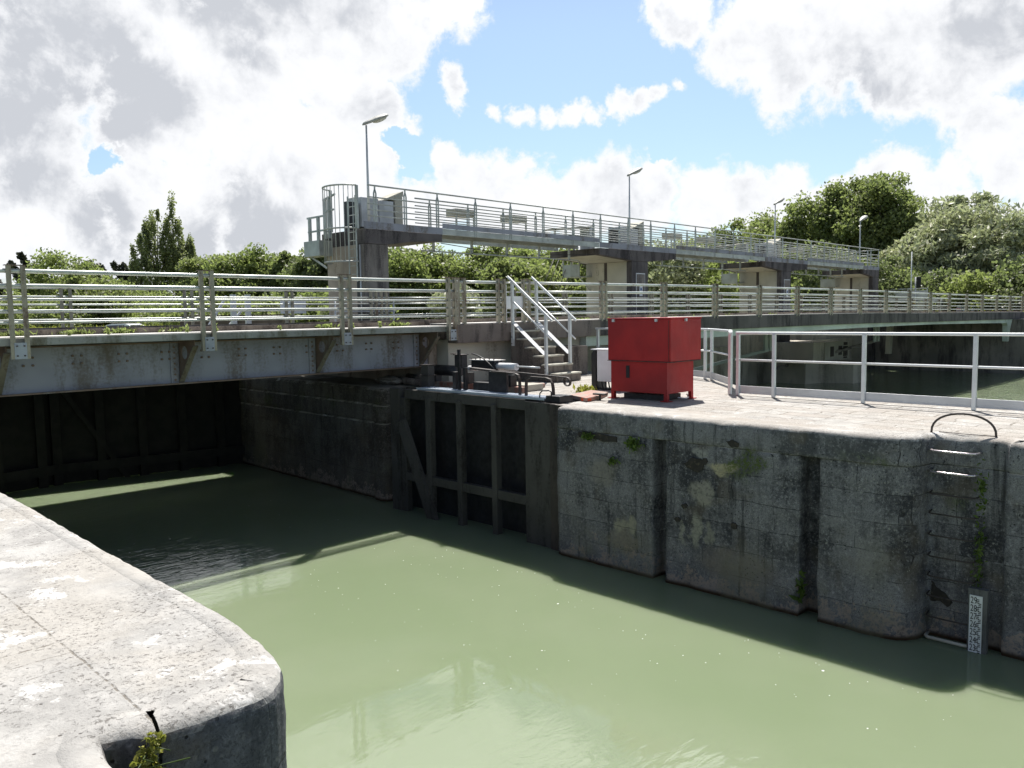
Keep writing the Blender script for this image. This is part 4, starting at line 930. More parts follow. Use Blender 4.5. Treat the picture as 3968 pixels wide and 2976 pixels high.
# walkway
wk = thing('gantry_walkway', 'grey green steel walkway beam carried high on the concrete pillars', 'walkway', (38, 24, 7.2))
def gbeam(x0, x1, y, h0, h1, dy, nm, mat='galv2'):
    m = MB(); m.prism([(x0, gzf(x0) + h0), (x0, gzf(x0) + h1), (x1, gzf(x1) + h1), (x1, gzf(x1) + h0)], 'y', y, y + dy); return m.build(nm, M[mat], wk)
for a_, b_ in ((19.64, 28.7), (34.72, 43.78), (49.17, 57.78)):
    gbeam(a_, b_, GY, .0, .215, .06, 'side_beam'); gbeam(a_, b_, GY - .03, .22, .40, .02, 'kick_plate', 'girder'); gbeam(a_, b_, GY + 1.2, .0, .215, .06, 'side_beam'); gbeam(a_, b_, GY + 2.4, .0, .215, .06, 'side_beam')
    gbeam(a_, b_, GY + .06, .16, .18, 1.14, 'floor_plate', 'conc')
    for j in range(5):
        xx = a_ + .6 + j * (b_ - a_ - 1.2) / 4; zz = gzf(xx)
        MB().box(xx - .04, xx + .04, GY + 1.2, GY + 1.28, zz - .50, zz).build('hanger', M['galv2'], wk)
    gbeam(a_, b_, GY + 1.2, -.52, -.47, .05, 'cable_tray')
    MB().tube([(a_, GY + .1, gzf(a_) - .3), ((a_ + b_) / 2, GY + .8, gzf(a_) - .52), (b_, GY + .1, gzf(b_) - .3)], .015, 6).build('cable', M['blackp'], wk)
for a_, b_ in ((16.2, 19.63), (28.71, 34.71), (43.79, 49.16), (57.79, 60.55)): gbeam(a_, b_, GY - .03, .0, .24, .02, 'kick_plate', 'girder')
# gantry railings
def gantry_rail(label, y, x0, x1, posts, base, rows, top, box=False):
    t = thing('gantry_railing', label, 'railing', base)
    for h, r in [(top, .03)] + rows:
        MB().tube([(x0, y, gzf(x0) + h), (x1, y, gzf(x1) + h)], r, 6).build('rail', M['galv2'], t)
    for px in posts:
        zb = gzf(px); m = MB()
        m.beam((px - .045, y, zb), (px - .045, y, zb + top - .25), .025, .05); m.beam((px + .045, y, zb), (px + .045, y, zb + top - .25), .025, .05)
        m.beam((px - .045, y, zb + top - .25), (px, y, zb + top - .12), .025, .05); m.beam((px + .045, y, zb + top - .25), (px, y, zb + top - .12), .025, .05)
        m.box(px - .02, px + .02, y - .02, y + .02, zb + top - .14, zb + top); m.build('post', M['galv2'], t)
    return t
gp = [16.69, 17.97, 19.43, 21.3, 23.17, 25.07, 26.94, 28.8, 30.83, 32.6, 34.6, 36.48] + [38.36 + 1.88 * i for i in range(12)] + [60.45]
gantry_rail('front railing of the high gantry walkway', GY, 16.39, 60.5, gp, (38, GY, 7.2), [(1.06, .024), (.84, .022), (.64, .022), (.44, .022)], 1.45)
gantry_rail('rear railing of the high gantry walkway behind the front one', GY + 1.25, 19.4, 59.5, [20.1 + 1.95 * i for i in range(21)], (38, GY + 1.25, 7.2), [(1.15, .024), (.92, .022), (.72, .022), (.52, .022)], 1.42)
cr_ = thing('gantry_railing', 'end railing closing the far right end of the gantry walkway', 'railing', (60.5, 24, 7.1))
for h in (1.43, 1.1, .85, .6, .35, .1): MB().tube([(60.5, GY, gzf(60) + h), (60.5, GY + 2.4, gzf(60) + h)], .022, 6).build('rail', M['galv2'], cr_)
for yy in (GY + .8, GY + 1.6, GY + 2.4): MB().box(60.47, 60.53, yy - .03, yy + .03, gzf(60), gzf(60) + 1.43).build('post', M['galv2'], cr_)
# caged ladder
cl = thing('caged_ladder', 'grey ladder with safety cage on the first gantry pillar', 'ladder', (15.9, 23.5, 5.5))
LX = 15.98
for yy in (23.08, 23.52): MB().box(LX - .03, LX, yy, yy + .05, 5.45, 8.3).build('stringer', M['galv2'], cl)
for i in range(10): MB().tube([(LX - .015, 23.08, 5.7 + i * .28), (LX - .015, 23.55, 5.7 + i * .28)], .014, 6).build('rung', M['galv2'], cl)
def arc(z, n=14, r=.78, sy=1.0):
    return [(LX - .02 - r * .95 * math.sin(math.pi * k / n), 23.32 + r * sy - 2 * r * sy * (k / n) + 0 * k if False else 23.75 + r * math.cos(math.pi * k / n) - .0, z) for k in range(n + 1)]
for z_ in (6.12, 7.22, 8.62):
    pts = [(LX - .02 - .62 * math.sin(math.pi * k / 14), 23.80 + .78 * math.cos(math.pi * k / 14), z_) for k in range(15)]
    flat = MB(); flat.tube(pts, .03, 6); flat.build('hoop', M['galv2'], cl)
for k in range(1, 14, 1):
    x_, y_ = LX - .02 - .62 * math.sin(math.pi * k / 14), 23.80 + .78 * math.cos(math.pi * k / 14)
    MB().tube([(x_, y_, 6.12), (x_, y_, 8.62)], .013, 6).build('cage_bar', M['galv2'], cl)
for y_ in (23.02, 24.58): MB().box(LX - .05, LX + .03, y_ - .04, y_ + .04, 7.2, 8.62).build('corner_post', M['galv2'], cl)
# end railing and side platform
er = thing('end_platform', 'small grey side platform with railing behind the caged ladder', 'platform', (15.7, 25.3, 6.4))
for (y_, z0, z1) in ((25.85, 6.4, 7.78), (25.3, 6.4, 7.78), (24.85, 7.0, 8.32), (24.6, 7.0, 8.35)): MB().box(15.86, 15.95, y_ - .05, y_ + .05, z0, z1).build('post', M['galv2'], er)
for a_, b_ in (((15.9, 26.0, 7.79), (15.9, 24.85, 7.79)), ((15.9, 24.95, 8.32), (15.9, 24.2, 8.45)), ((15.9, 25.95, 7.3), (15.9, 24.85, 7.3)), ((15.9, 24.9, 7.9), (15.9, 24.3, 7.95))): MB().beam(a_, b_, .05, .06).build('rail', M['galv2'], er)
MB().box(15.7, 16.2, 24.95, 25.95, 6.42, 6.95).build('toe_box', M['galv2'], er)
MB().beam((15.9, 25.8, 6.42), (16.15, 25.2, 6.0), .06, .06).build('brace', M['galv2'], er)
for i, (x_, y_) in enumerate(((30.4, 25.9), (45.1, 25.9), (58.9, 25.9))):
    zt = gzf(x_)
    t = thing('side_platform', ['small side platform on the second gantry pillar', 'small side platform on the third gantry pillar', 'small side platform on the last gantry pillar'][i], 'platform', (x_, y_, zt - 1))
    MB().box(x_ - .2, x_ + .7, y_ - .5, y_ + .5, zt - 1.15, zt - 1.1).build('floor', M['galv2'], t)
    MB().box(x_ - .24, x_ - .2, y_ - .5, y_ + .5, zt - 1.1, zt - .55).build('side_panel', M['galv2'], t)
    for yy in (y_ - .5, y_, y_ + .5): MB().box(x_ - .25, x_ - .2, yy - .03, yy + .03, zt - 1.15, zt - .4).build('post', M['galv2'], t)
    MB().beam((x_ - .1, y_ - .4, zt - 1.15), (x_ + .7, y_ - .4, zt - 1.8), .05, .05).build('brace', M['galv2'], t)
# guy cables at pillar 2
gc = thing('hoist_cables', 'bundle of thin slanting hoist cables beside the second gantry pillar', 'cables', (29, 26, 5))
for i in range(5): MB().tube([(29.3 + i * .35, 26.2, 6.9), (27.9 + i * .45, 26.6, 3.9)], .018, 5).build('cable', M['black'], gc)

# motor housings
MY = 24.8
def housing(label, x0, z0):
    t = thing('winch_housing', label, 'winch housing', (x0, MY, z0), 'white winch housings on the gantry')
    MB().box(x0 + .55, x0 + 1.3, MY, MY + .8, z0 + .28, z0 + 1.35).build('box', M['mach'], t, bevel=.02)
    MB().box(x0 + 1.34, x0 + 2.0, MY + .02, MY + .8, z0 + .25, z0 + 1.3).build('box', M['mach'], t, bevel=.02)
    MB().box(x0 + 2.05, x0 + 2.4, MY - .02, MY + .85, z0 + .2, z0 + 1.5).build('switch_box', M['concp'], t, bevel=.02)
    MB().prism([(x0 + 1.55, z0 + 1.34), (x0 + 2.45, z0 + 1.72), (x0 + 2.45, z0 + 1.52), (x0 + 1.6, z0 + 1.30)], 'y', MY, MY + .8).build('sloping_roof', M['concp'], t)
    MB().box(x0, x0 + .5, MY + .1, MY + .3, z0 + .1, z0 + 1.15).build('drum', M['black'], t)
    MB().box(x0 + .5, x0 + 2.4, MY + .05, MY + .75, z0 + .02, z0 + .2).build('base_frame', M['black'], t)
    return t
for lab, x0 in (('winch housing above the first gantry pillar next to the ladder', 16.85), ('winch housing above the second gantry pillar', 32.1), ('winch housing above the third gantry pillar', 46.8)):
    housing(lab, x0, gzf(x0) + .0)
def canopy(label, x0):
    z0 = gzf(x0)
    t = thing('screw_canopy', label, 'canopy', (x0, MY, z0), 'small canopies over the sluice screws')
    MB().box(x0, x0 + 1.05, MY, MY + .6, z0 + 1.05, z0 + 1.32).build('hood', M['concp'], t, bevel=.01)
    for dx in (.05, 1.0): MB().box(x0 + dx - .03, x0 + dx + .03, MY, MY + .06, z0, z0 + 1.05).build('leg', M['galv2'], t)
    MB().box(x0 + .35, x0 + .7, MY + .1, MY + .4, z0 + .15, z0 + .42).build('gear', M['black'], t)
for lab, x0 in (('first screw canopy from the left on the gantry', 21.9), ('second screw canopy from the left on the gantry', 24.95), ('third screw canopy, on the span after the second pillar', 37.0), ('fourth screw canopy, on the span after the second pillar', 40.4), ('fifth screw canopy, near the far right end of the gantry', 51.5)): canopy(lab, x0)
for lab, x0 in (('low winch frame left of the second gantry pillar', 27.7), ('low winch frame left of the third gantry pillar', 42.3)):
    z0 = gzf(x0); t = thing('low_winch', lab, 'winch', (x0, MY, z0))
    MB().prism([(x0, z0 + .92), (x0 + 2.9, z0 + 1.22), (x0 + 2.9, z0 + 1.14), (x0, z0 + .84)], 'y', MY, MY + .7).build('roof_plate', M['concp'], t)
    MB().box(x0 + 2.55, x0 + 2.85, MY, MY + .6, z0 + .1, z0 + 1.15).build('end_box', M['mach'], t)
    MB().box(x0 + 1.5, x0 + 2.3, MY + .1, MY + .5, z0 + .3, z0 + .75).build('motor', M['black'], t, bevel=.05)
    MB().box(x0 + .7, x0 + 1.3, MY + .1, MY + .5, z0 + .3, z0 + .6).build('gear', M['brown'], t, bevel=.04)
    for dx in (.1, 1.4): MB().box(x0 + dx, x0 + dx + .07, MY, MY + .07, z0, z0 + .9).build('leg', M['galv2'], t)

# lamps
def lamp(label, x, y, zb, zt, src=None):
    if src is not None: return dup(src, (x, y, zb), label)
    t = thing('lamp_post', label, 'street lamp', (x, y, zb), 'lamp posts along the gantry')
    MB().tube([(x, y, zb), (x, y, zb + 1.4), (x, y, zt)], [.05, .045, .03], 10).build('pole', M['alu2'], t)
    # cobra head: lofted ellipses tilted upwards towards +X
    m = MB(); K_ = 1.22; secs = [(-.12, .03, .03), (-.06, .07, .06), (.1, .09, .07), (.25, .15, .085), (.42, .20, .095), (.60, .20, .09), (.72, .15, .07), (.78, .06, .04)]
    vs = []; n = 14
    for sx, w, h in secs:
        for k in range(n):
            a = 2 * math.pi * k / n; zz = math.sin(a) * h * (1.0 if math.sin(a) > 0 else .35)
            vs.append((x + (sx * .92 - zz * .3) * K_, y + math.cos(a) * w * K_, zt + .05 + (sx * .42 + zz) * K_))
    fs = [(i * n + k, i * n + (k + 1) % n, (i + 1) * n + (k + 1) % n, (i + 1) * n + k) for i in range(len(secs) - 1) for k in range(n)]
    m.add(vs, fs, True); m.f.append(tuple(range(n))); m.sm.append(False); m.f.append(tuple((len(secs) - 1) * n + k for k in range(n))); m.sm.append(False)
    hd = m.build('lamp_head', M['lamph'], t)
    gm = MB(); vs = []; c = Vector((x + .47 * K_, y, zt + .05 + .185 * K_)); ax = Vector((.92, 0, .45)).normalized(); nz_ = Vector((.45, 0, -.92)).normalized()
    for i in range(5):
        rr = math.cos(i / 4 * math.pi / 2 * .98); dd = math.sin(i / 4 * math.pi / 2) * .09
        for k in range(14):
            a = 2 * math.pi * k / 14; vs.append(c + ax * (.30 * rr * math.cos(a)) + Vector((0, .20 * rr * math.sin(a), 0)) + nz_ * (dd - .01))
    gm.add(vs, [(i * 14 + k, i * 14 + (k + 1) % 14, (i + 1) * 14 + (k + 1) % 14, (i + 1) * 14 + k) for i in range(4) for k in range(14)], True)
    g_ = gm.build('glass', M['lampg'], hd)
    return t
L0 = lamp('lamp post on the first gantry pillar, highest and nearest', 16.64, 23.3, gzf(16.6), 10.70)
lamp('lamp post on the second gantry pillar', 31.33, 23.3, gzf(31) - .06, 0, L0)
lamp('lamp post on the third gantry pillar against the big tree', 45.5, 23.3, gzf(45) - .14, 0, L0)
lamp('farthest lamp post at the right end of the gantry', 57.85, 23.3, gzf(58) - .22, 0, L0)

# ------------------------------------------------------------------ vegetation
rng = np.random.default_rng(5)
def leaf_mesh(name, C, size, mat, parent=None, aspect=1.6, tint=None, up=0.0):
    n = len(C); a = rng.normal(size=(n, 3)); a[:, 2] += up; a /= np.linalg.norm(a, axis=1)[:, None]
    b_ = rng.normal(size=(n, 3)); b_ -= (b_ * a).sum(1)[:, None] * a; b_ /= np.linalg.norm(b_, axis=1)[:, None]
    sz = size * rng.uniform(.6, 1.3, n)[:, None]
    u = a * sz * aspect / 2; v = b_ * sz / 2
    V = np.stack([C - u, C - u * .1 + v, C + u, C - u * .1 - v], 1).reshape(-1, 3)
    if parent is not None:
        off = Vector((0, 0, 0)); pp = parent
        while pp is not None: off += pp.location; pp = pp.parent
        V = V - np.array(off)
    me = bpy.data.meshes.new(name); me.vertices.add(4 * n); me.vertices.foreach_set('co', V.ravel())
    me.loops.add(4 * n); me.loops.foreach_set('vertex_index', np.arange(4 * n)); me.polygons.add(n)
    me.polygons.foreach_set('loop_start', np.arange(0, 4 * n, 4)); me.polygons.foreach_set('loop_total', np.full(n, 4))
    me.update(calc_edges=True)
    at = me.attributes.new('tint', 'FLOAT', 'POINT')
    tt = rng.uniform(0, 1, n) if tint is None else np.clip(tint + rng.normal(0, .2, n), 0, 1)
    at.data.foreach_set('value', np.repeat(tt, 4).astype(np.float32))
    me.materials.append(mat)
    o2 = bpy.data.objects.new(name, me); COL.objects.link(o2)
    if parent is not None: o2.parent = parent
    return o2
def crown_points(center, rad, nclump, nleaf, cr=.3, jitter=.25, bottom=-.7, sq=(1.15, 1.15, .8)):
    """clumps spread through an uneven ellipsoid, leaves in each clump's shell"""
    cen = []; 
    while len(cen) < nclump:
        d = rng.normal(size=3); d /= np.linalg.norm(d)
        if d[2] < bottom: continue
        r_ = rng.uniform(.35, 1.0) ** .6 * (1 + jitter * noise.noise(Vector(d * 1.7) + Vector(center)))
        cen.append(np.array(center) + d * r_ * np.array(rad))
    cen = np.array(cen); cs = cr * 1.15 * np.mean(rad) * rng.uniform(.5, 1.3, nclump)
    idx = rng.integers(0, nclump, nleaf); d = rng.normal(size=(nleaf, 3)); d /= np.linalg.norm(d, axis=1)[:, None]
    rr = rng.uniform(.1, 1.25, nleaf) ** .8
    P = cen[idx] + d * (rr * cs[idx])[:, None] * np.array(sq)
    t = rng.uniform(.2, .8, nclump)[idx]
    k = rng.uniform(size=nleaf) < .15; d2 = rng.normal(size=(nleaf, 3)); d2 /= np.linalg.norm(d2, axis=1)[:, None]
    P2 = np.array(center) + d2 * (rng.uniform(0, 1, nleaf) ** .45)[:, None] * np.array(rad) * .92
    k &= P2[:, 2] > center[2] + bottom * rad[2]
    P[k] = P2[k]
    return P, t, cen
def trunk_mesh(base, cen, rt, nb, name='trunk', parent=None, hfrac=.45):
    m = MB(); base = Vector(base); top = Vector(np.array(cen).mean(0)); 
    mid = base.lerp(top, .5) + Vector((rng.normal() * .2, rng.normal() * .2, 0))
    m.tube([base, base.lerp(mid, .5), mid, top], [rt, rt * .8, rt * .6, rt * .25], 8)
    order = rng.permutation(len(cen))[:nb]
    for i in order:
        e = Vector(cen[i]); s0 = base.lerp(top, rng.uniform(.3, .85)); k = s0.lerp(e, .5) + Vector((0, 0, (e - s0).length * .12))
        m.tube([s0, k, e], [rt * .35, rt * .2, rt * .06], 5)
    return m.build(name, M['bark'], parent)
def tree(name, label, cat, base, crowns, leaf, size, rt=.25, nb=14, group=None, cr=.3, aspect=1.6, bottom=-.7, up=0.0, sq=(1.15, 1.15, .8)):
    t = thing(name, label, cat, base, group); Ps = []; Ts = []; Cs = []
    for c, rad, nc, nl in crowns:
        nl = int(nl * 2.0)
        P, tt, cen = crown_points((base[0] + c[0], base[1] + c[1], base[2] + c[2]), rad, nc, nl, cr, bottom=bottom, sq=sq)
        Ps.append(P); Ts.append(tt); Cs.append(cen)
    leaf_mesh('crown', np.concatenate(Ps), size * .58, M[leaf], t, aspect, np.concatenate(Ts), up)
    trunk_mesh(base, np.concatenate(Cs), rt, nb, parent=t)
    return t
GZ = 3.35
# helper: view basis vectors in plan for the far background (right across the view, away from the view)
def tr(az, dist): return (math.cos(R(az)) * dist, math.sin(R(az)) * dist, GZ)
def azpx(px): return px
# big trees at the right
x, y, _ = tr(23.3, 108)
tree('broadleaf_tree', 'tallest broad tree right of the gantry, left half of the big clump', 'tree', (x, y, GZ),
     [((0, 0, 9.8), (5.6, 5.6, 5.6), 70, 15000), ((-1, 4, 7), (4, 4, 5.5), 30, 5000)], 'leafA', .48, .5, 22, cr=.24)
x, y, _ = tr(21.2, 106)
tree('broadleaf_tree', 'tall broad tree right of the gantry, right half of the big clump', 'tree', (x, y, GZ),
     [((0, 0, 10.2), (4.9, 4.9, 6.5), 66, 14000), ((1.5, -4, 7.5), (4.2, 4.2, 5), 30, 6500)], 'leafA', .46, .5, 20, cr=.24)
x, y, _ = tr(19.4, 112)
tree('broadleaf_tree', 'lower yellow green tree between the big tree and the silver willows', 'tree', (x, y, GZ),
     [((0, 0, 7.6), (4.4, 4.4, 5.0), 50, 8500)], 'leafB', .45, .35, 12, cr=.26)
for az, d_, h, w, lab, lf in ((18.2, 90, 8.6, 3.6, 'leaning silver willow nearest to the big tree', 'leafC'), (16.3, 92, 11.0, 4.6, 'tallest silver willow at the right', 'leafC'),
                          (13.7, 88, 9.4, 4.4, 'silver willow at the right edge of the picture', 'leafC')):
    x, y, _ = tr(az, d_)
    tree('willow_tree', lab, 'willow', (x, y, GZ), [((0, 0, h * .56), (w, w, h * .46), 62, 13000), ((0, 0, h * .3), (w * .95, w * .95, h * .3), 26, 4500)], lf, .36, .3, 22, 'silver willows at the right', cr=.25, aspect=2.8, bottom=-.95)
for az, d_, h, w, lab, lf in ((14.8, 76, 3.4, 2.8, 'rounded bush under the silver willows by the parked car', 'leafB'), (12.2, 74, 4.4, 3.2, 'bush at the right edge below the willows', 'leafD'), (19.6, 86, 4.8, 3.2, 'pale bush left of the direction sign', 'leafB'), (17.4, 80, 4.2, 3.0, 'low dark bush behind the direction sign', 'leafD'), (21.6, 92, 5.0, 3.5, 'dark bush under the big tree', 'leafD')):
    x, y, _ = tr(az, d_)
    tree('bush', lab, 'bush', (x, y, GZ), [((0, 0, h * .5), (w, w, h * .52), 34, 5200)], lf, .34, .12, 6, cr=.3, bottom=-1)
# trees behind the gantry, middle right
for az, d_, h, w, lab, lf in ((30.3, 118, 12.0, 5.0, 'dark bushy tree behind the gantry left of the third lamp', 'leafD'), (27.9, 116, 13.8, 5.2, 'green tree directly behind the third lamp post', 'leafA'),
                          (33.0, 100, 8.6, 5.4, 'low broad tree behind the second winch housing', 'leafB')):
    x, y, _ = tr(az, d_)
    tree('broadleaf_tree', lab, 'tree', (x, y, GZ), [((0, 0, h * .55), (w, w, h * .45), 56, 8500)], lf, .48, .3, 12, cr=.25, bottom=-.9)
for az, d_, h, w, lab, lf in ((25.6, 75, 6.5, 3.6, 'dark shrub between the third and last gantry pillars', 'leafD'), (28.9, 66, 5.4, 3.4, 'grey green shrub left of the third gantry pillar', 'leafA'), (31.8, 60, 5.0, 3.4, 'bright shrub right of the second gantry pillar', 'leafB'),
                          (34.2, 57, 5.6, 3.0, 'silvery shrub close beside the second gantry pillar', 'leafC'), (23.4, 80, 6.0, 3.6, 'dark shrub left of the last gantry pillar', 'leafD'), (21.2, 78, 5.0, 3.4, 'dark shrub right of the last gantry pillar', 'leafD')):
    x, y, _ = tr(az, d_)
    tree('bush', lab, 'bush', (x, y, GZ), [((0, 0, h * .5), (w, w, h * .52), 36, 5600)], lf, .3, .12, 6, cr=.28, bottom=-1)
# hedge trees between first and second pillar
hl = ['leafy hedge tree just right of the first gantry pillar', 'second hedge tree right of the first gantry pillar', 'third hedge tree right of the first gantry pillar', 'hedge tree halfway between first and second gantry pillars',
      'light green hedge tree left of the second gantry pillar', 'round hedge tree close left of the second gantry pillar', 'low hedge tree above the stair railings', 'pale leaved shrub low behind the stair gate', 'dark hedge tree behind the first gantry pillar']
for (az, d_, h, w, lf), lab in zip(((51.6, 54, 5.3, 2.5, 'leafB'), (49.6, 56, 5.3, 2.4, 'leafA'), (47.6, 55, 5.35, 2.4, 'leafB'), (45.3, 55, 5.6, 2.5, 'leafA'), (43.0, 53, 5.5, 2.4, 'leafB'), (40.8, 50, 4.9, 2.3, 'leafB'), (44.2, 46, 3.9, 2.2, 'leafA'), (48.6, 42, 2.3, 1.3, 'leafC'), (53.6, 56, 5.6, 2.5, 'leafD')), hl):
    x, y, _ = tr(az, d_)
    tree('hedge_tree', lab, 'tree', (x, y, GZ), [((0, 0, h * .54), (w, w, h * .47), 44, 7200)], lf, .24, .12, 8, 'hedge trees behind the gantry', cr=.26, bottom=-1)
# left side
for az, d_, h, w, lab in ((68.95, 118, 12.4, 1.6, 'shortest poplar at the left of the poplar group'), (67.95, 120, 16.6, 1.75, 'tallest poplar of the group at the left'), (66.95, 121, 16.0, 1.7, 'middle poplar of the group at the left'), (66.1, 122, 12.4, 1.4, 'right hand poplar of the group at the left')):
    x, y, _ = tr(az, d_)
    tree('poplar_tree', lab, 'poplar', (x, y, GZ), [((0, 0, h * .52), (w, w, h * .48), 40, 4600)], 'leafP', .36, .3, 16, 'poplars standing together at the left', cr=.17, up=.8, bottom=-1, aspect=1.5, sq=(.55, .55, 1.9))
for az, d_, h, w, lab, lf in ((73.2, 92, 7.6, 4.4, 'pale round tree seen through the bridge railing at the far left', 'leafB'), (71.6, 88, 5.6, 3.4, 'low tree beside the pale round tree at the far left', 'leafA'), (65.0, 95, 8.2, 2.6, 'small tree just right of the poplar group', 'leafA'),
                          (63.3, 80, 7.2, 2.8, 'light green tree right of the poplars', 'leafB'), (61.6, 80, 7.3, 2.6, 'mid green tree left of the tall thin tree', 'leafB'), (60.1, 78, 7.0, 1.9, 'tall thin loose tree left of the first gantry pillar', 'leafA'),
                          (58.6, 70, 6.2, 2.4, 'dense tree close left of the first gantry pillar', 'leafD'), (57.2, 68, 6.9, 1.9, 'dark airy tree touching the first gantry pillar', 'leafD')):
    x, y, _ = tr(az, d_)
    tree('broadleaf_tree', lab, 'tree', (x, y, GZ), [((0, 0, h * .54), (w, w, h * .46), 46, 7000)], lf, .34, .15, 10, cr=.25, bottom=-1)
for k_, (az, d_, h, w) in enumerate(((77, 100, 4.2, 4), (75, 85, 3.6, 4), (70.3, 90, 3.8, 4.4), (66.2, 80, 3.2, 4), (69.0, 100, 4.2, 4.2), (64.4, 62, 2.6, 3.4), (62.2, 60, 2.4, 3.0), (60.5, 56, 2.3, 2.6), (58.2, 52, 2.4, 2.2), (55.6, 48, 2.6, 2.2))):
    x, y, _ = tr(az, d_)
    tree('bush', ['yellow green bush at the left picture edge', 'low bush behind the leftmost railing post', 'dark low bush under the bent distant trees', 'low bush in front of the poplar trunks', 'broad bush left of the poplars', 'low bush in front of the light green trees',
                  'small bush left of the brown wall', 'small bush behind the white board', 'low bush left of the first pillar base', 'low bush by the first gantry pillar base'][k_], 'bush', (x, y, GZ), [((0, 0, h * .45), (w, w, h * .55), 26, 3600)], 'leafA' if k_ % 2 else 'leafB', .28, .1, 4, cr=.3, bottom=-1)
# far row of wind-bent trees
def bent(az, dist, h, lab):
    x, y, _ = tr(az, dist); t = thing('bent_tree', lab, 'tree', (x, y, GZ), 'far row of wind bent trees at the left')
    rt = Vector((math.sin(R(az)), -math.cos(R(az)), 0)); n = 1500; s_ = rng.uniform(0.15, 1, n); P = []
    for s in s_:
        w = 1.5 * (1 - abs(s - .45) * 1.3) ** .7 if s < 1 else .2
        cx_ = rt * (-(s ** 2) * h * .28 + h * .12); d = rng.normal(size=3); d /= np.linalg.norm(d); r_ = w * rng.uniform(.3, 1)
        P.append((x + cx_.x + d[0] * r_, y + cx_.y + d[1] * r_, GZ + s * h + d[2] * .5))
    P = np.array(P); leaf_mesh('crown', P, .55, M['leafX'], t, 1.5)
    MB().tube([Vector((x, y, GZ)) + rt * h * .12, Vector((x, y, GZ + h * .5)) + rt * h * .06, Vector((x, y, GZ + h * .9)) - rt * h * .1], [.25, .15, .05], 6).build('trunk', M['bark'], t)
bl = ['bent dark distant tree at the left picture edge', 'bent dark distant tree left of the first railing post', 'tallest bent distant tree by the first railing post', 'bent distant tree right of the first railing post', 'bent distant tree behind the pale round tree', 'left tree of the middle pair of bent distant trees',
      'right tree of the middle pair of bent distant trees', 'left tree of the pair of bent distant trees near the poplars', 'right tree of the pair of bent distant trees near the poplars']
for (az, h), lab in zip(((76.7, 12), (75.4, 12.6), (74.8, 14.4), (74.2, 12.2), (71.9, 12.4), (71.2, 12.9), (70.7, 12.4), (69.9, 12.8), (69.4, 12.6)), bl): bent(az, 190, h, lab)
# distant tree line
def belt(name, az0, az1, dist, h0, h1, n, leaf, size):
    P = []
    for i in range(n):
        az = rng.uniform(az0, az1); hh = (h0 + (h1 - h0) * (.5 + .5 * noise.noise(Vector((az * .9, dist * .1, 0))) )) ; z = rng.uniform(0, 1) ** .8 * hh
        d = dist + rng.uniform(-4, 4); P.append((math.cos(R(az)) * d, math.sin(R(az)) * d, GZ + z))
    o = leaf_mesh(name, np.array(P), size, M[leaf]); o['kind'] = 'stuff'; o['label'] = 'far continuous line of woodland along the horizon'; return o
belt('distant_wood', 54, 80, 150, 3.5, 6.0, 15000, 'leafA', .7)
belt('distant_wood', 33, 54, 75, 3.4, 5.2, 14000, 'leafD', .4)
belt('distant_wood', 8, 36, 130, 4.0, 7.5, 15000, 'leafD', .7)

# ------------------------------------------------------------------ weeds and wall plants
def tuft(name, label, c, r, n, leaf, size, cat='plant', up=1.2, axis=None):
    P = np.array(c) + rng.normal(size=(n, 3)) * np.array(r)
    o = leaf_mesh(name, P, size, M[leaf], None, 2.6, up=up); o.data.transform(Matrix.Translation(-Vector(c))); o.location = c
    return tag(o, label, cat)
tuft('wall_fern', 'bright green fern tuft at the top left of the lock wall below the coping', (10.60, 8.78, 2.2), (.02, .06, .03), 70, 'fern', .035)
tuft('wall_fern', 'larger bright green fern on the lock wall left of the first slot', (10.58, 7.82, 2.17), (.025, .06, .045), 130, 'fern', .038)
tuft('wall_fern', 'small fern clump low on the wall under the left mossy cavity', (10.60, 8.25, 1.83), (.02, .05, .025), 45, 'fern', .032)
tuft('wall_fern', 'leafy green plant growing by the bottom of the second slot', (10.68, 5.03, .42), (.03, .03, .08), 34, 'fern', .06)
tuft('wall_fern', 'yellowish plant at the rounded corner above the ladder', (11.1, 3.62, 2.42), (.04, .03, .07), 90, 'leafB', .045)
for i, (z0, lab) in enumerate(((2.0, 'upper green creeping plant right of the ladder rungs'), (1.35, 'middle green creeping plant right of the ladder rungs'), (.75, 'lower green creeping plant right of the ladder rungs'))):
    tuft('creeper', lab, (11.12, 2.93, z0), (.03, .03, .17), 80, 'fern', .03, up=0)
tuft('weed', 'small pale weed on the paving by the gate machinery', (12.95, 10.75, 2.70), (.12, .08, .03), 120, 'leafY', .05)
# plant in the joint of the near quay
jp = thing('joint_plant', 'yellow green leafy weed growing from the joint in the near quay wall', 'plant', (1.2, 3.17, 2.35))
P = []
for f_ in range(16):
    a = Vector((1.165 + rng.normal() * .012, 3.19, 2.63 - f_ * .011)); d = Vector((rng.normal() * .55, -abs(rng.normal()) * .5 - .25, rng.normal() * .3 + .45)).normalized(); L_ = rng.uniform(.04, .09)
    for s in np.linspace(.15, 1, 9):
        for sd in (-1, 1):
            sdv = d.cross(Vector((0, -1, .3))).normalized() * sd * .022 * (1.15 - s); P.append(tuple(a + d * L_ * s + sdv + Vector((0, 0, -.03 * s * s))))
leaf_mesh('leaves', np.array(P), .02, M['leafY'], jp, 1.5, up=.3)
m = MB()
for f_ in range(7): m.tube([(1.17, 3.2, 2.61 - f_ * .02), (1.17 + rng.normal() * .03, 3.13, 2.61 - f_ * .02), (1.17 + rng.normal() * .06, 3.1, 2.60 - f_ * .02)], .003, 4)
m.build('stems', M['fern'], jp)
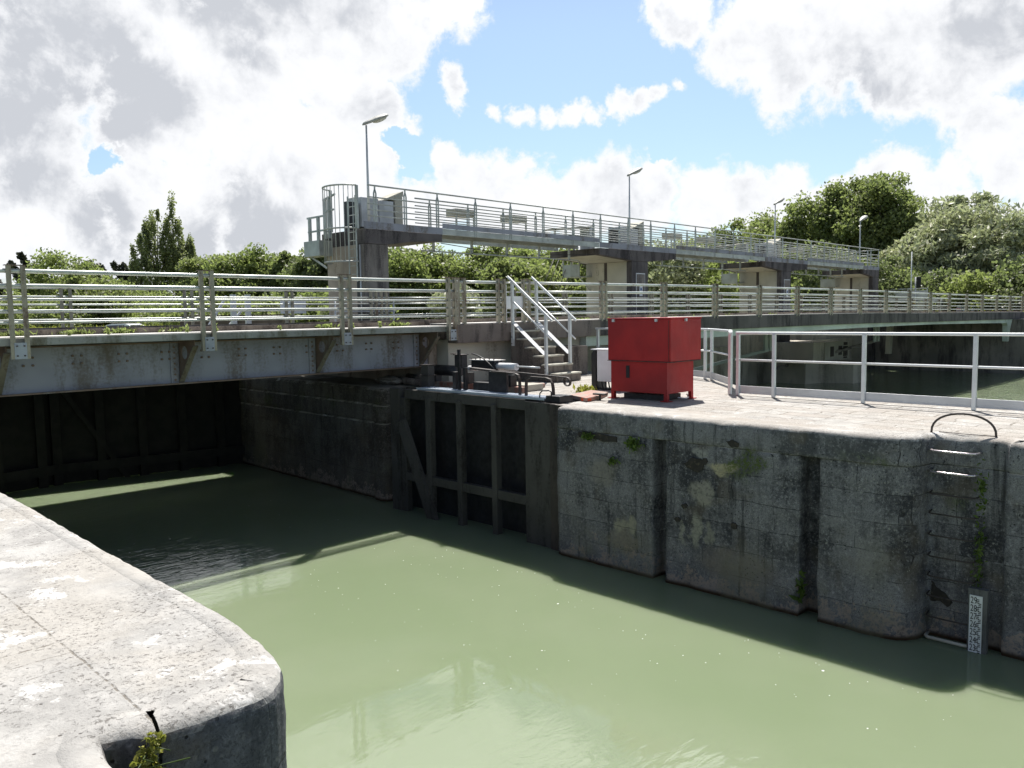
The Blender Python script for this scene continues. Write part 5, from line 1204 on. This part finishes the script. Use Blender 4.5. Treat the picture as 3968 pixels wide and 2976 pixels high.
# weeds along the kerbs of the bridge
P = []
for i in range(26):
    x = rng.uniform(-1, 30); k = int(rng.integers(10, 60))
    P.append(np.array((x, BY + 1.02 + rng.normal() * .02, 4.06 + camber(x))) + rng.normal(size=(k, 3)) * np.array((.14, .03, .02)) + np.array((0, 0, .02)))
for x in (6.35, 5.0, 8.2, 9.9, 6.9, 4.4, 10.6):
    P.append(np.array((x, BY + .25, 4.045)) + np.abs(rng.normal(size=(14, 3))) * np.array((.02, .02, .05)))
o = leaf_mesh('kerb_weeds', np.concatenate(P), .036, M['leafB'], None, 3, up=1.0); o['kind'] = 'stuff'; o['label'] = 'sparse yellow green weeds along the bridge kerb'
# meadow grass tufts beyond the bridge
P = rng.uniform(0, 1, size=(9000, 3)); az = R(54) + P[:, 0] * R(24); d = 34 + P[:, 1] ** 1.5 * 60
P = np.stack([np.cos(az) * d, np.sin(az) * d, GZ + P[:, 2] * .35], 1); o = leaf_mesh('meadow_grass', P, .22, M['leafY'], None, 3, up=1.5); o['kind'] = 'stuff'; o['label'] = 'long pale meadow grass beyond the bridge'
P = rng.uniform(0, 1, size=(5000, 3)); az = R(9) + P[:, 0] * R(14); d = 66 + P[:, 1] ** 1.5 * 26
P = np.stack([np.cos(az) * d, np.sin(az) * d, GZ + P[:, 2] * .4], 1); o = leaf_mesh('meadow_grass', P, .24, M['leafY'], None, 3, up=1.5); o['kind'] = 'stuff'; o['label'] = 'dry grass on the right river bank'

# flecks floating on the lock water
m = MB()
for i in range(150):
    if i < 110: x, y = rng.uniform(6, 9.6), rng.uniform(2.5, 12.3)
    else: x, y = rng.uniform(3, 9.5), rng.uniform(3, 22)
    if rng.uniform() < .3: x = 9.1 + rng.normal() * .5
    r_ = rng.uniform(.003, .009) * (2.2 if rng.uniform() < .06 else 1)
    vs = [(x + math.cos(a) * r_ * rng.uniform(.7, 1.3), y + math.sin(a) * r_ * rng.uniform(.7, 1.3), .003) for a in np.arange(6) * math.pi / 3]; m.add(vs, [tuple(range(6))])
o = m.build('floating_specks', M['white']); o['kind'] = 'stuff'; o['label'] = 'pale specks of foam and fluff floating on the lock water'

# ------------------------------------------------------------------ right bank: car, sign, signal, barrier
def car(label, loc, rz, col='carw', src=None):
    if src: return dup(src, loc, label, None, rz)
    t = thing('parked_car', label, 'car', loc); t.rotation_euler = (0, 0, 0)
    ox, oy, oz = loc
    # length along +X, rear at x=0
    side = [(0, .28), (-.02, .55), (.02, .82), (.12, .95), (.50, 1.38), (.75, 1.44), (1.9, 1.44), (2.3, 1.36), (2.95, .98), (3.75, .86), (3.98, .7), (4.0, .4), (3.95, .25), (.1, .22)]
    secs = [(-.86, .80, .9), (-.80, 1, .98), (.80, 1, .98), (.86, .80, .9)]
    m = MB(); n = len(side); vs = []
    for yw, kz, kx in [(-.86, .62, 1), (-.84, 1.0, 1), (-.62, 1.0, 1), (.62, 1.0, 1), (.84, 1.0, 1), (.86, .62, 1)]:
        for sx, sz in side:
            inset = 1.0
            yy = yw * (1 - .16 * max(0, (sz - .9) / .55))
            if abs(yw) > .85: sz2 = min(sz, .85); yy = yw
            else: sz2 = sz
            vs.append((ox + sx, oy + yy, oz + sz2))
    ns = 6; fs = [(i * n + k, i * n + (k + 1) % n, (i + 1) * n + (k + 1) % n, (i + 1) * n + k) for i in range(ns - 1) for k in range(n)] + [tuple(range(n)), tuple(reversed(range((ns - 1) * n, ns * n)))]
    m.add(vs, fs); m.build('body', M[col], t, bevel=.03)
    MB().add([(ox + .125, oy - .66, oz + .98), (ox + .125, oy + .66, oz + .98), (ox + .46, oy + .60, oz + 1.36), (ox + .46, oy - .60, oz + 1.36)], [(0, 1, 2, 3)]).build('rear_window', M['glass'], t)
    for s_ in (-1, 1):
        MB().add([(ox + .6, oy + s_ * .85, oz + .97), (ox + 2.75, oy + s_ * .85, oz + .97), (ox + 2.2, oy + s_ * .79, oz + 1.33), (ox + .8, oy + s_ * .79, oz + 1.35)], [(0, 1, 2, 3)]).build('side_window', M['glass'], t)
        MB().box(ox - .035, ox + .02, oy + s_ * .84, oy + s_ * .52, oz + .70, oz + .88).build('tail_light', M['tail'], t)
        for wx in (.75, 3.2):
            w_ = MB().tube([(ox + wx, oy + s_ * .70, oz + .30), (ox + wx, oy + s_ * .88, oz + .30)], .30, 18).build('wheel', M['blackp'], t)
            MB().tube([(ox + wx, oy + s_ * .875, oz + .30), (ox + wx, oy + s_ * .892, oz + .30)], .18, 12).build('rim', M['alu2'], w_)
        MB().box(ox + 2.45, ox + 2.6, oy + s_ * .88, oy + s_ * 1.02, oz + .92, oz + 1.05).build('mirror', M[col], t)
    MB().box(ox - .03, ox + .0, oy - .26, oy + .26, oz + .60, oz + .70).build('number_plate', M['lgrey'], t)
    MB().box(ox - .05, ox + .03, oy - .8, oy + .8, oz + .38, oz + .52).build('bumper', M[col], t, bevel=.02)
    return t
c1 = car('white hatchback car with red tail lights seen from behind on the right bank', (72.0, 20.35, 3.39), 0); c1.rotation_euler = (0, 0, R(4))
c2 = car('', (74.8, 17.6, 3.39), R(-8), src=c1); c2['label'] = 'second white car half hidden just right of the white hatchback'
c3 = car('', (22.2, 58.0, 2.62), R(120), src=c1); c3['label'] = 'white car with only its roof showing above the deck at the far left'
sn = thing('direction_sign', 'white direction sign with black arrow left of the white car', 'road sign', (71.5, 22.5, 3.4))
sd = Vector((.27, -.96, 0)).normalized()
c = Vector((71.5, 22.55, 4.95)); m = MB(); m.beam(c - sd * .42, c + sd * .42, .04, .26); m.build('panel', M['white'], sn, bevel=.01)
SX = Matrix(((sd.x, 0, -sd.y * -1, 0), (sd.y, 0, -abs(sd.x), 0), (0, 1, 0, 0), (0, 0, 0, 1)))
nrm = Vector((-abs(sd.y), -sd.x, 0)).normalized(); SX = Matrix(((sd.x, 0, nrm.x, 0), (sd.y, 0, nrm.y, 0), (0, 1, 0, 0), (0, 0, 0, 1)))
SXl = SX
p0 = c + nrm * .024 - sd * .33
m = MB()
def onp(u, v): return p0 + sd * u + Vector((0, 0, v))
m.add([onp(-.04, 0), onp(.03, .05), onp(.03, -.05)], [(0, 1, 2)]); m.add([onp(.03, .02), onp(.06, .02), onp(.06, -.02), onp(.03, -.02)], [(0, 1, 2, 3)])
ringp = [onp(.15 + .05 * math.cos(a), .05 * math.sin(a)) for a in np.linspace(0, 2 * math.pi, 13)[:-1]]; m.tube(ringp, .012, 4, closed=True)
for i in range(8): m.add([onp(.24 + i * .05, .025), onp(.275 + i * .05, .025), onp(.275 + i * .05, -.025), onp(.24 + i * .05, -.025)], [(0, 1, 2, 3)])
m.build('marks', M['ink'], sn)
for s_ in (-.3, .3): MB().box((c + sd * s_).x - .03 + .05, (c + sd * s_).x + .03 + .05, (c + sd * s_).y - .03, (c + sd * s_).y + .03, 3.39, 5.0).build('post', M['alu2'], sn)
ts = thing('traffic_signal', 'dark traffic signal on a pale pole behind the bridge at the right', 'traffic light', (71.1, 23.95, 3.4))
MB().tube([(71.1, 24.05, 3.4), (71.1, 24.05, 6.85)], .06, 8).build('pole', M['alu2'], ts)
MB().box(70.95, 71.2, 23.66, 23.93, 5.95, 6.85).build('signal_head', M['ink'], ts, bevel=.02)
tp = thing('utility_pole', 'tall thin pale pole with a red foot beside the traffic signal', 'pole', (70.95, 24.35, 3.4))
MB().tube([(70.95, 24.35, 3.4), (70.95, 24.35, 8.9)], [.05, .035], 8).build('pole', M['lgrey'], tp)
MB().box(70.85, 71.0, 24.2, 24.55, 3.4, 4.85).build('red_post', M['orange'], tp); MB().box(70.84, 70.86, 23.95, 24.15, 4.70, 4.90).build('yellow_plate', M['yellow'], tp)
MB().box(70.86, 71.0, 24.57, 24.6, 3.4, 4.2).build('red_edge', M['orange'], tp)
sh = thing('steel_shelter', 'pale steel frame shelter behind the bridge railing below the willows', 'shelter', (71.5, 26, 3.4))
MB().box(71.3, 71.4, 23.2, 26.4, 4.9, 5.75).build('panel', M['alu2'], sh)
for y_ in (23.2, 24.7, 26.6): MB().box(71.25, 71.33, y_ - .04, y_ + .04, 3.4, 5.9).build('post', M['alu2'], sh)
MB().box(71.25, 71.33, 23.15, 26.65, 5.86, 5.94).build('top_rail', M['alu2'], sh); MB().beam((71.28, 26.5, 5.0), (71.28, 24.9, 5.5), .05, .06).build('brace', M['alu2'], sh)
MB().box(71.2, 71.29, 23.3, 24.4, 3.4, 4.8).build('louvre_panel', M['concp'], sh)
rb = thing('barrier_rail', 'grey stacked barrier rails on the right bank behind the last pillar', 'barrier', (66, 27, 3.4))
for i in range(4): MB().beam((66, 29.5, 3.7 + i * .26), (66.5, 25.0, 3.7 + i * .26), .04, .09).build('rail', M['galv'], rb)
for y_ in (25.2, 26.6, 28, 29.4): MB().box(66.1, 66.2, y_ - .05, y_ + .05, 3.35, 4.7).build('post', M['concp'], rb)
# left background: wall, board, frames
bw = thing('boundary_wall', 'low brown boundary wall with thin handrail beyond the bridge', 'wall', (22, 38, 3.35))
MB().beam((17.8, 41.5, 3.9), (22.4, 38.6, 3.9), .3, 1.15).build('wall', M['lichenwall'], bw)
MB().tube([(17.8, 41.4, 4.85), (22.6, 38.4, 4.85)], .03, 6).build('handrail', M['concd'], bw)
for s_ in (.15, .5, .85, .97): q_ = Vector((17.8, 41.4, 4.4)).lerp(Vector((22.6, 38.4, 4.4)), s_); MB().tube([q_, q_ + Vector((0, 0, .45))], .02, 6).build('post', M['alu2'], bw)
wbd = thing('notice_board', 'blank white board left of the first gantry pillar', 'board', (15.0, 25.2, 4))
MB().box(14.0, 14.95, 24.72, 24.75, 4.42, 4.86).build('panel', M['lgrey'], wbd)
MB().tube([(14.45, 24.80, 3.36), (14.45, 24.80, 4.86)], .03, 6).build('post', M['alu2'], wbd)
af = thing('access_frame', 'pale steel frame with slanting legs behind the far bridge railing', 'frame', (12.8, 25, 3.35))
for x_ in (12.5, 13.0): MB().box(x_ - .08, x_ + .08, 25.0, 25.12, 3.35, 5.05).build('post', M['alu2'], af)
MB().beam((12.3, 25.1, 5.0), (11.3, 25.1, 3.5), .09, .06).build('leg', M['alu2'], af); MB().beam((12.9, 25.2, 4.6), (11.9, 25.2, 3.5), .09, .06).build('leg', M['alu2'], af)
lf_ = thing('bank_railing', 'low galvanised railing at the foot of the first gantry pillar', 'railing', (15.6, 22.3, 4))
for h in (4.1, 4.45, 4.8): MB().tube([(14.6, 22.4, h), (17.0, 22.4, h)], .025, 6).build('rail', M['alu2'], lf_)
for x_ in (14.6, 16.9): MB().tube([(x_, 22.4, 3.4), (x_, 22.4, 4.8)], .03, 6).build('post', M['alu2'], lf_)
lb = thing('left_bank', 'concrete bank platform carrying the first gantry pillar', 'bank', (14.5, 24, 2))
MB().box(11.8, 17.2, 22.95, 27.15, -1.5, 3.36).build('platform', M['conc'], lb)
